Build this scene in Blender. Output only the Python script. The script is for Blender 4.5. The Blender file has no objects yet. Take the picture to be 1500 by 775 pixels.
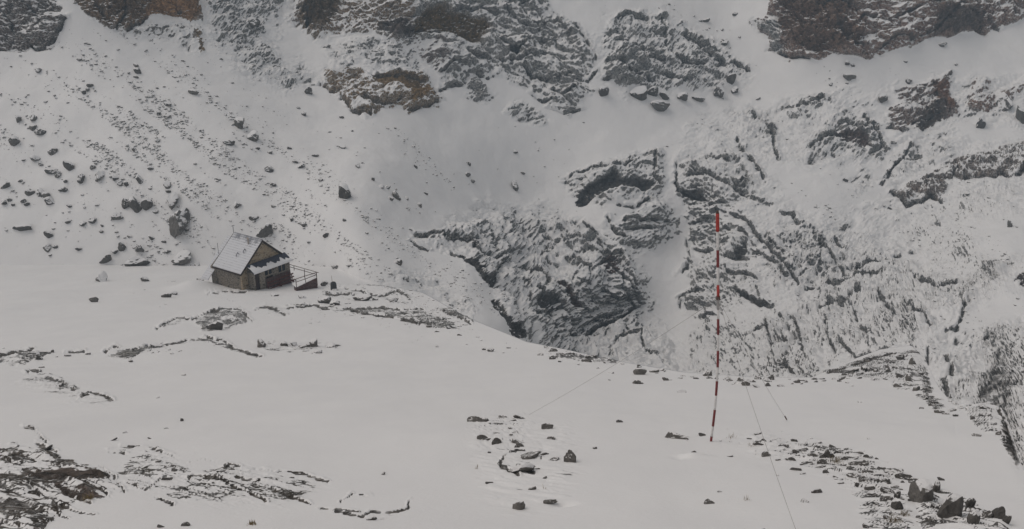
import bpy, bmesh, math, random, os
import numpy as np
from mathutils import Vector, Matrix

S = bpy.context.scene
COL = S.collection
# ------------------------------------------------------------------ camera, sky, sun, exposure
F = 1200.0                      # focal length in photo pixels (1500 wide)
PITCH = math.radians(20.0)      # camera looks down by this much
CZ = 40.0                       # camera height above the hut's doorstep level
cam = bpy.data.objects.new('camera', bpy.data.cameras.new('camera'))
COL.objects.link(cam); S.camera = cam
cam.location = (0, 0, CZ); cam.rotation_euler = (math.radians(90) - PITCH, 0, 0)
cam.data.sensor_width = 36.0; cam.data.lens = 36.0 * F / 1500.0
cam.data.clip_start = 0.1; cam.data.clip_end = 5000
SUN_EL, SUN_AZ = math.radians(58), math.radians(-80)     # azimuth from +Y (ahead) towards +X
w = bpy.data.worlds.new('World'); S.world = w; w.use_nodes = True
nt = w.node_tree; nt.nodes.clear()
out = nt.nodes.new('ShaderNodeOutputWorld'); bg = nt.nodes.new('ShaderNodeBackground')
sky = nt.nodes.new('ShaderNodeTexSky'); sky.sky_type = 'NISHITA'; sky.sun_disc = False
sky.sun_elevation = SUN_EL; sky.sun_rotation = SUN_AZ; sky.air_density = 1.0; sky.dust_density = 3.0; sky.altitude = 1800
hs = nt.nodes.new('ShaderNodeHueSaturation'); hs.inputs['Saturation'].default_value = 0.06
wm = nt.nodes.new('ShaderNodeMix'); wm.data_type = 'RGBA'; wm.blend_type = 'MULTIPLY'; wm.inputs[0].default_value = 1; wm.inputs[7].default_value = (1.0, .950, .922, 1)   # thick warm-grey cloud
nt.links.new(sky.outputs[0], hs.inputs['Color']); nt.links.new(hs.outputs[0], wm.inputs[6]); nt.links.new(wm.outputs[2], bg.inputs[0])
bg.inputs[1].default_value = 0.10
nt.links.new(bg.outputs[0], out.inputs[0])
sl = bpy.data.lights.new('sun', 'SUN'); sl.energy = 0.7; sl.angle = math.radians(38); sl.color = (1.0, 0.90, 0.80)
so = bpy.data.objects.new('sun', sl); COL.objects.link(so)
sd = Vector((math.sin(SUN_AZ) * math.cos(SUN_EL), math.cos(SUN_AZ) * math.cos(SUN_EL), math.sin(SUN_EL)))
so.rotation_euler = sd.to_track_quat('Z', 'Y').to_euler()
S.view_settings.view_transform = 'Standard'; S.view_settings.look = 'None'
S.view_settings.exposure = 0.33; S.view_settings.gamma = 1.0
S.cycles.max_bounces = 5; S.cycles.diffuse_bounces = 3
S.cycles.use_denoising = True

STEP = float(os.environ.get('TSTEP', '1.25'))
rng = np.random.default_rng(7); random.seed(7)

# ------------------------------------------------------------------ maths helpers
def ray(px, py):
    a = (np.asarray(px, float) - 750) / F; b = (387.5 - np.asarray(py, float)) / F
    return a, math.cos(PITCH) + b * math.sin(PITCH), -math.sin(PITCH) + b * math.cos(PITCH)
def at(px, py, D):
    """the point seen at a photo pixel, D metres ahead (world Y)"""
    x, y, z = ray(px, py)
    return np.stack([x / y * D, np.ones_like(x / y) * D, CZ + z / y * D], -1)
def sm(e0, e1, x):
    t = np.clip((x - e0) / (e1 - e0), 0, 1); return t * t * (3 - 2 * t)
G3 = np.array([(1,1,0),(-1,1,0),(1,-1,0),(-1,-1,0),(1,0,1),(-1,0,1),(1,0,-1),(-1,0,-1),(0,1,1),(0,-1,1),(0,1,-1),(0,-1,-1),(1,1,0),(0,-1,1),(-1,1,0),(0,-1,-1)], np.float32)
def pn(P, seed=0):
    """Perlin noise, P (N,3) -> about -1..1"""
    P = P.astype(np.float32); I = np.floor(P).astype(np.int64); f = P - I
    u = f * f * f * (f * (f * 6 - 15) + 10)
    I = I.astype(np.uint32)
    r = 0
    for dx in (0, 1):
        wx = u[:, 0] if dx else 1 - u[:, 0]
        hx = (I[:, 0] + np.uint32(dx)) * np.uint32(0x8da6b343) + np.uint32(seed * 7919 + 13)
        for dy in (0, 1):
            wy = u[:, 1] if dy else 1 - u[:, 1]
            hy = hx ^ ((I[:, 1] + np.uint32(dy)) * np.uint32(0xd8163841))
            for dz in (0, 1):
                wz = u[:, 2] if dz else 1 - u[:, 2]
                h = hy ^ ((I[:, 2] + np.uint32(dz)) * np.uint32(0xcb1ab31f))
                h ^= h >> np.uint32(15); h *= np.uint32(0x2c1b3c6d); h ^= h >> np.uint32(12); h *= np.uint32(0x297a2d39); h ^= h >> np.uint32(15)
                g = G3[h & np.uint32(15)]
                r = r + wx * wy * wz * (g[:, 0] * (f[:, 0] - dx) + g[:, 1] * (f[:, 1] - dy) + g[:, 2] * (f[:, 2] - dz))
    return r
def fbm(P, o=4, seed=0, gain=.5):
    r = 0; a = 1
    for k in range(o): r = r + a * pn(P * 2.03 ** k + k * 17.3, seed + k); a *= gain
    return r
def inpoly_sd(x, y, poly):
    """signed distance to a polygon, positive inside"""
    d = np.full(x.shape, 1e9); ins = np.zeros(x.shape, bool); n = len(poly)
    for i in range(n):
        x0, y0 = poly[i]; x1, y1 = poly[(i + 1) % n]
        ex, ey = x1 - x0, y1 - y0; L = ex * ex + ey * ey + 1e-9
        t = np.clip(((x - x0) * ex + (y - y0) * ey) / L, 0, 1)
        d = np.minimum(d, (x - x0 - t * ex) ** 2 + (y - y0 - t * ey) ** 2)
        c = (y0 > y) != (y1 > y)
        ins ^= c & (x < (x1 - x0) * (y - y0) / (y1 - y0 + 1e-12) + x0)
    return np.where(ins, 1, -1) * np.sqrt(d)

# ------------------------------------------------------------------ the lie of the land
def drop_profile(D):            # how far the near snowfield has fallen below the camera
    return np.interp(D, [0, 8, 30, 40, 48, 58, 75, 99, 110, 123, 160], [6.2, 7.6, 16.93, 21.1, 24.25, 27.4, 32.4, 39.7, 41.7, 44.9, 56])
_Dt = np.linspace(6, 158, 4000); _dep = drop_profile(_Dt) / _Dt
def near_D(py):
    x, y, z = ray(750.0, py); t = -z / y
    o = np.argsort(_dep); return np.interp(t, _dep[o], _Dt[o])
CREST = [(-900,400),(300,400),(420,399),(490,403),(560,413),(620,428),(680,463),(720,479),(770,500),(830,512),(900,528),(1000,545),(1100,552),(1190,553),
         (1240,530),(1290,512),(1335,505),(1356,528),(1374,566),(1398,594),(1425,591),(1452,588),(1470,602),(1482,635),(1499,690),(1560,790),(1650,860),(2600,900)]
def crest(px): return np.interp(px, [c[0] for c in CREST], [c[1] for c in CREST])
FARPTS = [(-150,400,112),(100,400,112),(300,400,112),(450,400,113),(-150,200,137),(200,200,137),(-150,0,168),(100,0,166),(350,200,141),
 (300,60,178),(250,0,188),(40,40,163),(500,290,130),(500,200,160),(480,120,190),(430,0,222),(560,80,212),(600,10,225),
 (600,330,138),(690,410,122),(740,470,116),(650,440,115),(760,400,152),(850,480,152),(850,400,160),(930,400,168),(850,330,182),(700,320,165),
 (700,220,192),(850,220,208),(750,130,222),(870,100,230),(700,50,235),(850,0,255),(960,450,165),(1000,500,150),(950,530,140),(900,300,185),(950,230,205),(1000,350,187),
 (1050,280,188),(1050,400,165),(1080,150,235),(1000,60,252),(1050,0,272),(1150,500,130),(1200,450,140),(1200,350,165),(1200,250,192),(1200,130,230),(1200,60,238),(1250,0,245),
 (1350,480,112),(1350,380,150),(1350,280,182),(1350,150,220),(1450,30,250),(1350,40,240),(1450,540,98),(1450,480,110),(1500,450,114),(1500,620,66),(1480,350,140),(1480,250,182),(1480,150,214),
 (1620,620,62),(1620,400,126),(1620,150,215),(1620,0,255),(100,-120,188),(500,-120,258),(850,-120,290),(1250,-120,268),(1550,-120,290),(1560,760,44)]
_fp = np.array(FARPTS, float); _fd = _fp[:, 2].copy(); _fd = np.where(_fd > 150, 150 + (_fd - 150) * .72, _fd)
def _phi(r2): return .5 * r2 * np.log(r2 + 1e-9)
_X = _fp[:, :2] / 400.0
_K = _phi(((_X[:, None] - _X[None]) ** 2).sum(-1)) + np.eye(len(_X)) * 1e-3
_n = len(_X); _M = np.zeros((_n + 3, _n + 3)); _M[:_n, :_n] = _K; _M[:_n, _n] = 1; _M[:_n, _n+1:] = _X; _M[_n, :_n] = 1; _M[_n+1:, :_n] = _X.T
_w = np.linalg.solve(_M, np.concatenate([np.log(_fd), np.zeros(3)]))
def far_D(px, py):
    x = np.clip(px, -200, 1640) / 400.; yc = np.clip(py, -130, 800); y = yc / 400.
    r = _w[_n] + _w[_n+1] * x + _w[_n+2] * y
    for i in range(_n): r = r + _w[i] * _phi((x - _X[i, 0]) ** 2 + (y - _X[i, 1]) ** 2)
    return np.exp(r) * (1 + .0022 * np.maximum(-130 - py, 0))

def steps(a, b, s0, lo, hi):    # a non-uniform axis: fine between lo and hi, coarse outside
    v = [lo]; s = s0
    while v[-1] > a: s = min(s * 1.12, 30); v.append(v[-1] - s)
    v = v[::-1]; n = max(2, int(round((hi - lo) / s0)));
    v += list(np.linspace(lo, hi, n + 1)[1:]); s = s0
    while v[-1] < b: s = min(s * 1.12, 30); v.append(v[-1] + s)
    return np.array(v)
PX = steps(-620, 2120, STEP, -25, 1525)
NC = len(PX); pc = crest(PX)
def gs(v, px_sigma):
    xs = np.arange(-620, 2121, 1.0); q = np.interp(xs, PX, v); k = np.exp(-.5 * (np.arange(-80, 81) / px_sigma) ** 2); k /= k.sum()
    return np.interp(PX, xs, np.convolve(np.pad(q, 80, 'edge'), k, 'valid'))
def gmax(v, rad):
    xs = np.arange(-620, 2121, 1.0); q = np.interp(xs, PX, v); r = q.copy()
    for d in range(-rad, rad + 1): r = np.maximum(r, np.roll(q, d))
    r[:rad] = q[:rad]; r[-rad:] = q[-rad:]
    return np.interp(PX, xs, r)
pc = gs(pc, 3)
gap = sm(470, 640, PX)             # 0 where the snowfield runs straight into the scree
NA, NH, NB = int(330 / STEP) , 34, int(560 / STEP)
ta = np.concatenate([np.linspace(0, 1, 40, endpoint=False) ** .6 * .22, np.linspace(.22, 1, NA)])   # rows of the near part: py 1400 -> crest
band = 12 * (1 - gap)
colP = []
def rows_near():
    lowest = np.full(NC, 1400.0); y790 = np.maximum(790, pc + 60)
    r = []
    for t in ta:
        py = np.where(t < .22, lowest + (y790 - lowest) * (t / .22), y790 + (pc + band - y790) * (t - .22) / .78)
        r.append(py)
    return np.array(r)
PYA = rows_near()
PXA = np.broadcast_to(PX, PYA.shape)
tb = np.concatenate([np.linspace(0, .86, NB, endpoint=False), np.linspace(.86, 1, 40)])
pb0 = pc * (1 - gap) + gs(gmax(pc, 30), 14) * gap - band + 14 * gap
topv = -20.0
PYB = np.array([np.where(t < .86, pb0 + (topv - pb0) * (t / .86), topv + (-520 - topv) * (t - .86) / .14) for t in tb])
PXB = np.broadcast_to(PX, PYB.shape)
DA = near_D(PYA)
DBn = near_D(PYA[-1])
DB = far_D(PXB, PYB)
# blend the two along the left, where they are one continuous slope
dist_j = (PYB[0][None] - PYB)
ratio = near_D(PYB[0]) / DB[0]
lr = np.log(ratio) * (1 - gap); lrs = gs(lr, 28); dj = np.clip(dist_j, 0, 1e4)
DB = DB * np.exp(lrs[None] * np.exp(-dj / 260.) + (lr - lrs)[None] * np.exp(-dj / 14.))
PA = at(PXA, PYA, DA); PB = at(PXB, PYB, DB)
s_ = np.linspace(0, 1, NH + 2)[1:-1][:, None, None]
e = PB[0][None] - PA[-1][None]
PH = PA[-1][None] + e * s_
dip = (gap * np.linalg.norm(e[0], axis=-1) * .55)
PH[..., 2] -= dip[None] * (np.sqrt(np.clip(s_[..., 0] * (1 - s_[..., 0]), 0, 1)) * 1.2)
P = np.concatenate([PA, PH, PB], 0)
ROWS = P.shape[0]; nA = PA.shape[0]; nH = NH
PXG = np.concatenate([PXA, np.broadcast_to(PX, (NH, NC)), PXB], 0)
PYH = PYA[-1][None] + (PYB[0] - PYA[-1])[None] * s_[..., 0]
PYG = np.concatenate([PYA, PYH, PYB], 0)
isB = np.zeros((ROWS, NC), bool); isB[nA + NH:] = True
isA = np.zeros((ROWS, NC), bool); isA[:nA] = True

def grid_normals(P):
    dx = np.gradient(P, axis=1); dy = np.gradient(P, axis=0)
    n = np.cross(dx, dy); l = np.linalg.norm(n, axis=-1, keepdims=True); n = n / np.maximum(l, 1e-9)
    return n
def smoothN(N, k=3):
    for _ in range(k):
        N = N.copy(); N[1:-1, 1:-1] = (N[1:-1, 1:-1] + N[:-2, 1:-1] + N[2:, 1:-1] + N[1:-1, :-2] + N[1:-1, 2:])
        N /= np.linalg.norm(N, axis=-1, keepdims=True)
    return N
N0 = smoothN(grid_normals(P), 12)
SC = np.linalg.norm(P - np.array([0, 0, CZ]), axis=-1) / F       # metres per photo pixel
SC = np.clip(SC, .008, .25)

# gentle relief of the snow itself
Pf = P.reshape(-1, 3)
und = (pn(Pf / 9.0, 3) * .25 + pn(Pf / np.array([3.2, 5, 3]), 4) * .085 + pn(Pf / np.array([.9, 1.6, 1.]), 41) * .018).reshape(ROWS, NC)
dB = np.clip(PYB[0][None] - PYG, 0, None)
fade = np.where(isA, 1 - gap[None] * .9 * (1 - sm(0, 60, PYG - crest(PXG))), 1.0)
hut_c = np.array([-31.5, 102.5])
und = und * (1 + 1.6 * isB * sm(0, 90, dB)) * fade * (1 - .9 * np.exp(-((P[..., 0] + 33) ** 2 + (P[..., 1] - 101) ** 2) / 90.))
P[..., 2] += und
# snow drift banked against the hut's left wall, shelf in front of it
def bump(cx, cy, sx, sy, h):
    global P
    P[..., 2] += h * np.exp(-((P[..., 0] - cx) / sx) ** 2 - ((P[..., 1] - cy) / sy) ** 2)

# ------------------------------------------------------------------ rock areas (traced from the photograph, in photo pixels)
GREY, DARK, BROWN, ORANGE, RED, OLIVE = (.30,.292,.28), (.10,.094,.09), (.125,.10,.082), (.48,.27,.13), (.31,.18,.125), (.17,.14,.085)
# poly, edge softness px, rough px, wavelength px, snow cover, tint, bulge px, dip(x shear), label
R = []
def rk(poly, soft, amp, wl, cover, tint, bulge=3, an=(1, 1, 1), wob=9, label=None, side='B'): R.append(dict(poly=poly, soft=soft, amp=amp, wl=wl, cover=cover, tint=tint, bulge=bulge, an=an, wob=wob, label=label, side=side))
rk([(1000,180),(1060,150),(1130,150),(1240,120),(1300,150),(1320,120),(1400,105),(1560,100),(1560,560),(1360,560),(1200,560),(1120,560),(1010,560),(985,520),(1000,440),(1000,400),(1010,330),(985,300),(990,230)], 40, 3.2, 11, .92, (.26,.255,.25), 0, wob=40)
rk([(1040,60),(1090,100),(1110,130),(1060,140),(900,140),(880,100),(860,40),(930,0),(1010,30)], 30, 3, 10, .90, GREY, 0, wob=24)
rk([(640,330),(700,290),(800,300),(900,330),(960,380),(1000,470),(1010,560),(900,540),(760,480)], 26, 4, 12, .84, GREY, 0, wob=20)
rk([(1120,380),(1200,330),(1290,360),(1340,420),(1330,520),(1230,520),(1160,480)], 24, 5, 12, .80, GREY, 1, wob=24)
SMOOTH = [[(1120,236),(1210,245),(1300,236),(1306,290),(1250,300),(1290,350),(1240,330),(1150,296),(1126,262)], [(1400,296),(1440,325),(1560,300),(1560,372),(1440,378),(1385,320)], [(1392,470),(1440,440),(1560,424),(1560,452),(1440,480),(1400,500)],
 [(1310,370),(1345,375),(1345,425),(1312,430)], [(936,372),(985,318),(1004,316),(1000,380),(992,440),(1004,470),(990,520),(968,470),(944,420)], [(1000,462),(1060,456),(1070,474),(1020,500),(1000,520)], [(1290,190),(1330,200),(1300,240),(1286,236)], [(1400,170),(1500,190),(1500,208),(1440,216),(1396,200)],
 [(1180,96),(1500,60),(1500,100),(1400,104),(1300,112),(1240,124)], [(1130,420),(1190,410),(1230,430),(1170,450)]]
for q in SMOOTH: rk(q, 12, .4, 14, .995, GREY, 0, wob=14)
rk([(-60,-80),(60,-80),(84,0),(101,28),(88,45),(78,72),(66,77),(45,70),(30,77),(10,79),(-60,80)], 4, 9, 26, .38, (.19,.145,.12), 9, label='dark rounded cliff at the top left corner, lightly dusted with snow')
rk([(80,-80),(300,-80),(288,0),(296,30),(270,28),(240,24),(210,34),(188,52),(165,45),(130,25),(100,4)], 4, 8, 28, .25, (.24,.155,.09), 9, label='brown cliff with an orange rock face above the scree slope')
rk([(218,-60),(290,-60),(292,20),(280,32),(262,22),(240,26),(214,30)], 12, 4, 18, .12, ORANGE, 2, label=None)
rk([(200,36),(296,26),(310,60),(304,84),(280,78),(240,62),(190,54)], 8, 5, 18, .72, (.24,.215,.19), 4, label='pale snow-dusted ledge below the orange cliff')
rk([(284,46),(292,42),(304,78),(294,80)], 3, 3, 12, .15, (.30,.20,.10), 3)
rk([(292,-80),(440,-80),(425,20),(395,60),(440,90),(475,110),(450,135),(400,128),(350,100),(318,70),(300,20)], 22, 5, 11, .80, GREY, 1, an=(1,1,1), wob=22, label='gently stippled snowy slope between two cliffs at the top')
rk([(428,-80),(610,-80),(640,30),(600,62),(590,66),(550,50),(520,52),(495,56),(470,60),(448,48),(420,40),(418,28),(430,18)], 4, 9, 24, .50, (.29,.19,.105), 7, label='brown broken cliff below the top edge with snow on its ledges')
rk([(450,-60),(500,-60),(496,12),(492,42),(460,46),(440,30),(448,10)], 5, 4, 20, .1, (.19,.135,.085), 2)
rk([(556,36),(590,28),(612,36),(618,62),(598,66),(578,56),(556,50)], 4, 4, 16, .15, (.15,.12,.105), 3)
rk([(470,60),(540,50),(610,60),(640,130),(620,128),(560,112),(500,108),(480,90)], 16, 5, 15, .76, GREY, 3, wob=16, label='snowy mound of boulders above the overhanging band')
rk([(472,102),(500,98),(545,112),(575,106),(620,112),(646,140),(648,158),(632,166),(590,160),(560,163),(530,172),(505,162),(498,140),(472,128)], 3, 8, 22, .40, (.36,.24,.125), 9, label='ochre overhanging rock band with snow on its lower ledge')
rk([(548,108),(580,108),(616,120),(630,138),(618,144),(580,128),(550,122)], 7, 2, 10, .0, (.33,.22,.11), -7)
rk([(596,134),(628,126),(634,148),(600,152)], 4, 2, 10, .05, (.40,.26,.12), 0)
rk([(604,6),(660,-10),(700,-60),(780,-60),(800,4),(846,36),(872,80),(877,105),(856,112),(868,130),(850,152),(835,168),(806,160),(790,140),(760,125),(740,120),(712,110),(695,112),(682,126),(660,130),(640,140),(646,120),(630,90),(622,60),(600,50)], 4, 9, 26, .66, GREY, 10, label='large humped grey crag streaked with snow at the top centre')
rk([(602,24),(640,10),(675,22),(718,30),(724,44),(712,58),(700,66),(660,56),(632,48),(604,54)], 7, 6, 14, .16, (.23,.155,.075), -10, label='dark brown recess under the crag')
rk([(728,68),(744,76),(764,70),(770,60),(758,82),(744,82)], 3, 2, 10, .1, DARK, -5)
rk([(604,66),(636,52),(650,62),(652,90),(640,112),(620,96)], 8, 3, 14, .86, (.2,.15,.13), 0)
rk([(682,122),(700,112),(718,128),(722,146),(704,150),(684,146)], 4, 6, 16, .45, GREY, 9, label='rounded boulder-like outcrop below the humped crag')
rk([(718,130),(732,146),(720,158),(704,154)], 8, 4, 12, .8, GREY, 2)
rk([(732,162),(750,146),(772,150),(798,166),(808,180),(796,188),(776,182),(756,180)], 5, 6, 17, .62, GREY, 6, wob=7, label='small snow-dusted outcrop standing in the snow below the crag')
rk([(886,20),(925,8),(965,22),(985,50),(1040,52),(1070,80),(1108,106),(1102,118),(1075,120),(1052,130),(1010,134),(975,140),(935,138),(905,124),(884,120),(882,104),(890,76),(876,60)], 14, 5, 13, .76, GREY, 4, an=(.6,.6,1.8), wob=16, label='snow-streaked slabby slope right of the humped crag')
rk([(882,104),(892,74),(905,66),(945,80),(960,110),(940,128),(905,122),(884,118)], 5, 7, 16, .48, GREY, 6)
rk([(1098,34),(1122,20),(1134,-80),(1560,-80),(1560,20),(1500,22),(1484,34),(1462,40),(1440,52),(1425,48),(1390,56),(1352,58),(1325,72),(1300,80),(1262,86),(1236,84),(1222,78),(1200,86),(1158,90),(1148,82),(1120,76),(1128,60)], 4, 9, 26, .36, RED, 12, label='broad dark brown cliff at the top right under a snow gully')
rk([(1142,-80),(1260,-80),(1240,20),(1262,50),(1236,74),(1200,80),(1160,80),(1140,56)], 14, 6, 14, .16, (.25,.165,.12), 0, wob=20)
rk([(1358,24),(1380,12),(1430,26),(1438,46),(1400,54),(1362,52)], 8, 4, 14, .10, (.19,.15,.13), 3)
rk([(1100,36),(1140,20),(1150,78),(1122,76),(1130,56)], 5, 6, 13, .62, GREY, 3)
rk([(1298,160),(1320,130),(1350,115),(1392,108),(1404,150),(1400,172),(1375,176),(1350,190),(1318,196),(1300,186)], 6, 7, 20, .48, (.25,.165,.13), 7, wob=10, label='brown crag split by a snowy groove below the top right gully')
rk([(1366,122),(1384,122),(1400,166),(1388,168),(1372,146)], 3, 3, 14, .12, RED, 4)
rk([(1350,160),(1378,150),(1386,168),(1352,190),(1336,190)], 4, 3, 14, .15, (.13,.105,.09), 3)
rk([(1409,152),(1420,122),(1434,108),(1448,116),(1458,150),(1454,164),(1430,168),(1412,160)], 4, 6, 18, .35, RED, 9, label='pointed reddish brown crag right of the split crag')
rk([(1460,150),(1462,134),(1490,114),(1560,100),(1560,140),(1500,134),(1474,146)], 4, 6, 18, .4, RED, 8, label='small brown crag at the right edge near the top')
rk([(1488,170),(1500,150),(1560,140),(1560,180),(1500,182)], 4, 6, 18, .4, GREY, 8)
rk([(1058,170),(1090,152),(1130,158),(1175,140),(1232,128),(1226,150),(1205,168),(1170,180),(1140,176),(1140,236),(1122,242),(1112,222),(1080,206)], 14, 6, 14, .66, GREY, 3, wob=15, label='scattered snowy ledges in the middle of the right slope')
rk([(1160,220),(1200,180),(1235,160),(1270,168),(1290,190),(1302,224),(1280,234),(1240,228),(1212,242),(1176,236)], 6, 7, 18, .55, GREY, 8, wob=10, label='rounded crag with a brown hollow on the right slope')
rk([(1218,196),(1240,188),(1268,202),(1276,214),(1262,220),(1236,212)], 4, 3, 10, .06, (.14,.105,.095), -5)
rk([(1290,262),(1300,240),(1330,214),(1372,200),(1394,214),(1390,240),(1350,262),(1310,272)], 16, 5, 13, .74, GREY, 2, wob=18)
rk([(1306,282),(1340,268),(1368,256),(1384,238),(1400,228),(1450,222),(1500,204),(1560,200),(1560,250),(1500,256),(1452,264),(1400,268),(1384,284),(1372,298),(1350,292),(1324,302)], 4, 7, 18, .42, (.24,.185,.155), 8, label='long fractured rock band crossing the right slope')
rk([(1240,262),(1262,240),(1288,262),(1284,276),(1260,284)], 7, 5, 14, .66, GREY, 3)
rk([(1380,310),(1420,270),(1470,262),(1500,270),(1480,300),(1440,330),(1400,334)], 18, 4, 12, .84, GREY, 1, wob=18)
rk([(1320,330),(1392,310),(1396,322),(1330,352),(1316,346)], 10, 5, 12, .72, GREY, 2, wob=10)
rk([(820,262),(860,244),(900,232),(950,214),(972,218),(976,262),(976,290),(992,318),(980,330),(976,350),(960,368),(935,374),(908,362),(890,330),(912,318),(940,296),(900,296),(880,304),(852,300),(828,288)], 6, 6, 16, .66, GREY, 8, wob=9, label='pale snow-plastered crag with a dark cave above the gorge')
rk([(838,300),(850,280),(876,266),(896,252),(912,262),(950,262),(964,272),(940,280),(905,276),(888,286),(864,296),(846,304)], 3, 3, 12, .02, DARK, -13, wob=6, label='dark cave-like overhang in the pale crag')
rk([(985,262),(992,236),(1020,226),(1060,214),(1092,220),(1110,250),(1122,270),(1116,296),(1080,292),(1050,296),(1030,318),(1014,322),(990,290)], 7, 7, 17, .62, GREY, 7, wob=9, label='snow-plastered crag above the red and white pole')
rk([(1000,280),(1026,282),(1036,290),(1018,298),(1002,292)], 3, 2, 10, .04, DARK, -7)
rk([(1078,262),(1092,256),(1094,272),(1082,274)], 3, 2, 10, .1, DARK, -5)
rk([(1008,322),(1040,314),(1072,330),(1098,350),(1104,370),(1070,382),(1030,372),(1010,340)], 6, 7, 18, .6, GREY, 6)
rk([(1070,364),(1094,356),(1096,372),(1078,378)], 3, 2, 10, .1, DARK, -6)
rk([(1000,380),(1060,376),(1110,390),(1134,430),(1130,450),(1096,446),(1060,452),(1010,456),(996,440),(1004,420)], 7, 6, 18, .64, GREY, 6)
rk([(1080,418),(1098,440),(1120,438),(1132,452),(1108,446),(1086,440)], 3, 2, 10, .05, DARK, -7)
rk([(604,342),(640,342),(700,318),(760,312),(800,330),(812,318),(860,318),(884,350),(908,384),(936,430),(944,470),(985,500),(1000,545),(980,600),(760,600),(772,500),(752,480),(722,428),(700,404),(660,380),(620,362)], 5, 9, 28, .66, (.24,.24,.235), 9, wob=10, label='big dark-veined crag rising out of the gorge beyond the crest')
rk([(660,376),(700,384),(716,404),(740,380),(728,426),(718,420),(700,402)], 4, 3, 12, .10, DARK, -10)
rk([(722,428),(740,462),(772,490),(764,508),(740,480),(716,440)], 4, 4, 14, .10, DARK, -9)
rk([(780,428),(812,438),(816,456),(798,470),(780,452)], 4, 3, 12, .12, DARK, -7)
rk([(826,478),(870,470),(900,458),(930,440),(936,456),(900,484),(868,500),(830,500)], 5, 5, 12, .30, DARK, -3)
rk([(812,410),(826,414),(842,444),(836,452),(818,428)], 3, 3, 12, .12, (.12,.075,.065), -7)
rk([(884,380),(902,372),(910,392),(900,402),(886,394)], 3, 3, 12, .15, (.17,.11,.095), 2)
rk([(716,344),(772,348),(790,366),(760,378),(722,370)], 8, 1, 30, .985, GREY, 0)
rk([(748,434),(778,444),(774,462),(752,456)], 8, 1, 30, .97, GREY, 0)
rk([(786,478),(810,478),(808,506),(780,506)], 5, 1, 30, .99, GREY, 0)
rk([(1004,470),(1040,466),(1100,474),(1130,470),(1160,440),(1160,600),(1000,600),(1000,520)], 16, 4, 12, .83, (.2,.2,.2), 1, wob=20)
rk([(1120,474),(1150,452),(1190,470),(1212,510),(1210,600),(1124,600),(1118,520)], 6, 8, 20, .6, (.19,.185,.175), 9, label='dark lumpy outcrop just beyond the crest right of the pole')
rk([(1124,528),(1160,518),(1196,528),(1200,560),(1130,556)], 6, 6, 12, .3, (.15,.14,.13), -1)
rk([(1120,330),(1180,320),(1250,370),(1330,372),(1380,400),(1440,380),(1470,392),(1462,440),(1380,470),(1372,520),(1340,505),(1280,515),(1230,545),(1200,520),(1180,470),(1140,440),(1120,400)], 26, 6, 13, .70, (.2,.2,.2), 2, an=(1,1,1.5), wob=24, label='wide stippled slope of snow-filled slabs right of the pole')
rk([(1212,300),(1262,318),(1290,340),(1292,370),(1230,372),(1200,340)], 24, 3, 10, .88, GREY, 0, wob=20)
rk([(1340,330),(1450,330),(1440,390),(1350,400)], 24, 3, 9, .90, GREY, 0, wob=20)
rk([(1418,400),(1450,380),(1484,374),(1496,392),(1470,420),(1444,440),(1400,462),(1390,440)], 8, 6, 15, .62, GREY, 4)
rk([(1484,418),(1490,400),(1510,390),(1560,380),(1560,424),(1500,422)], 3, 5, 18, .1, (.12,.095,.09), 9, wob=4, label='dark rounded rock at the right edge halfway down')
rk([(1384,474),(1440,452),(1560,432),(1560,500),(1470,520),(1400,540),(1386,520)], 18, 5, 14, .80, (.2,.2,.2), 2, an=(1,1,1.7), wob=15)
rk([(1362,520),(1400,520),(1440,540),(1470,510),(1500,480),(1560,470),(1560,820),(1500,760),(1440,640),(1380,640)], 6, 8, 22, .60, (.21,.195,.18), 6, an=(1.1,1.1,1.8), wob=9, label='dark ravine cliff at the right edge behind the crest')
rk([(590,388),(640,404),(700,450),(690,475),(640,440),(600,425),(560,412),(560,400)], 14, 4, 11, .80, GREY, 1, wob=12)
rk([(1392,474),(1440,446),(1500,432),(1560,428),(1560,452),(1480,470),(1420,492),(1398,504)], 12, .4, 14, .995, GREY, 0, wob=12)
# near side of the crest
rk([(-80,648),(0,652),(22,650),(48,658),(62,650),(82,664),(130,680),(152,688),(166,705),(184,722),(160,716),(140,722),(166,734),(140,738),(110,736),(80,762),(60,790),(40,840),(-80,840)], 3, 9, 30, .50, (.17,.145,.12), 7, an=(.8,.8,1.5), wob=7, label='tilted slabby rock outcrop with snow in its cracks in the near left corner', side='A')
rk([(30,700),(60,692),(120,690),(150,698),(158,710),(110,706),(60,708)], 3, 3, 16, .08, (.16,.125,.105), 2, wob=5, side='A')
rk([(80,712),(120,716),(160,728),(130,734),(90,728)], 3, 4, 12, .1, (.16,.12,.10), 3, wob=5, side='A')
rk([(286,464),(320,452),(350,452),(366,462),(360,476),(330,482),(296,486),(282,476)], 5, 5, 15, .55, GREY, 5, an=(1,1,.8), wob=6, label='low streaky outcrop in the snow below the hut', side='A')
rk([(232,478),(262,466),(278,466),(270,474),(240,484)], 5, 4, 10, .6, GREY, 3, wob=5, side='A')
rk([(378,458),(398,448),(420,456),(432,466),(400,466)], 6, 3, 9, .68, GREY, 3, wob=5, side='A')
rk([(148,522),(180,508),(215,508),(240,504),(272,500),(300,496),(330,500),(352,512),(380,520),(388,526),(360,522),(330,512),(300,504),(260,508),(214,516),(190,530),(160,524)], 4, 4, 10, .58, (.2,.19,.17), 3, wob=5, label='thin broken ledge running through the snow below the hut', side='A')
rk([(-40,524),(0,520),(20,518),(50,512),(80,514),(76,520),(52,530),(20,534),(-40,534)], 4, 4, 10, .55, (.2,.19,.18), 3, wob=5, side='A')
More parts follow.
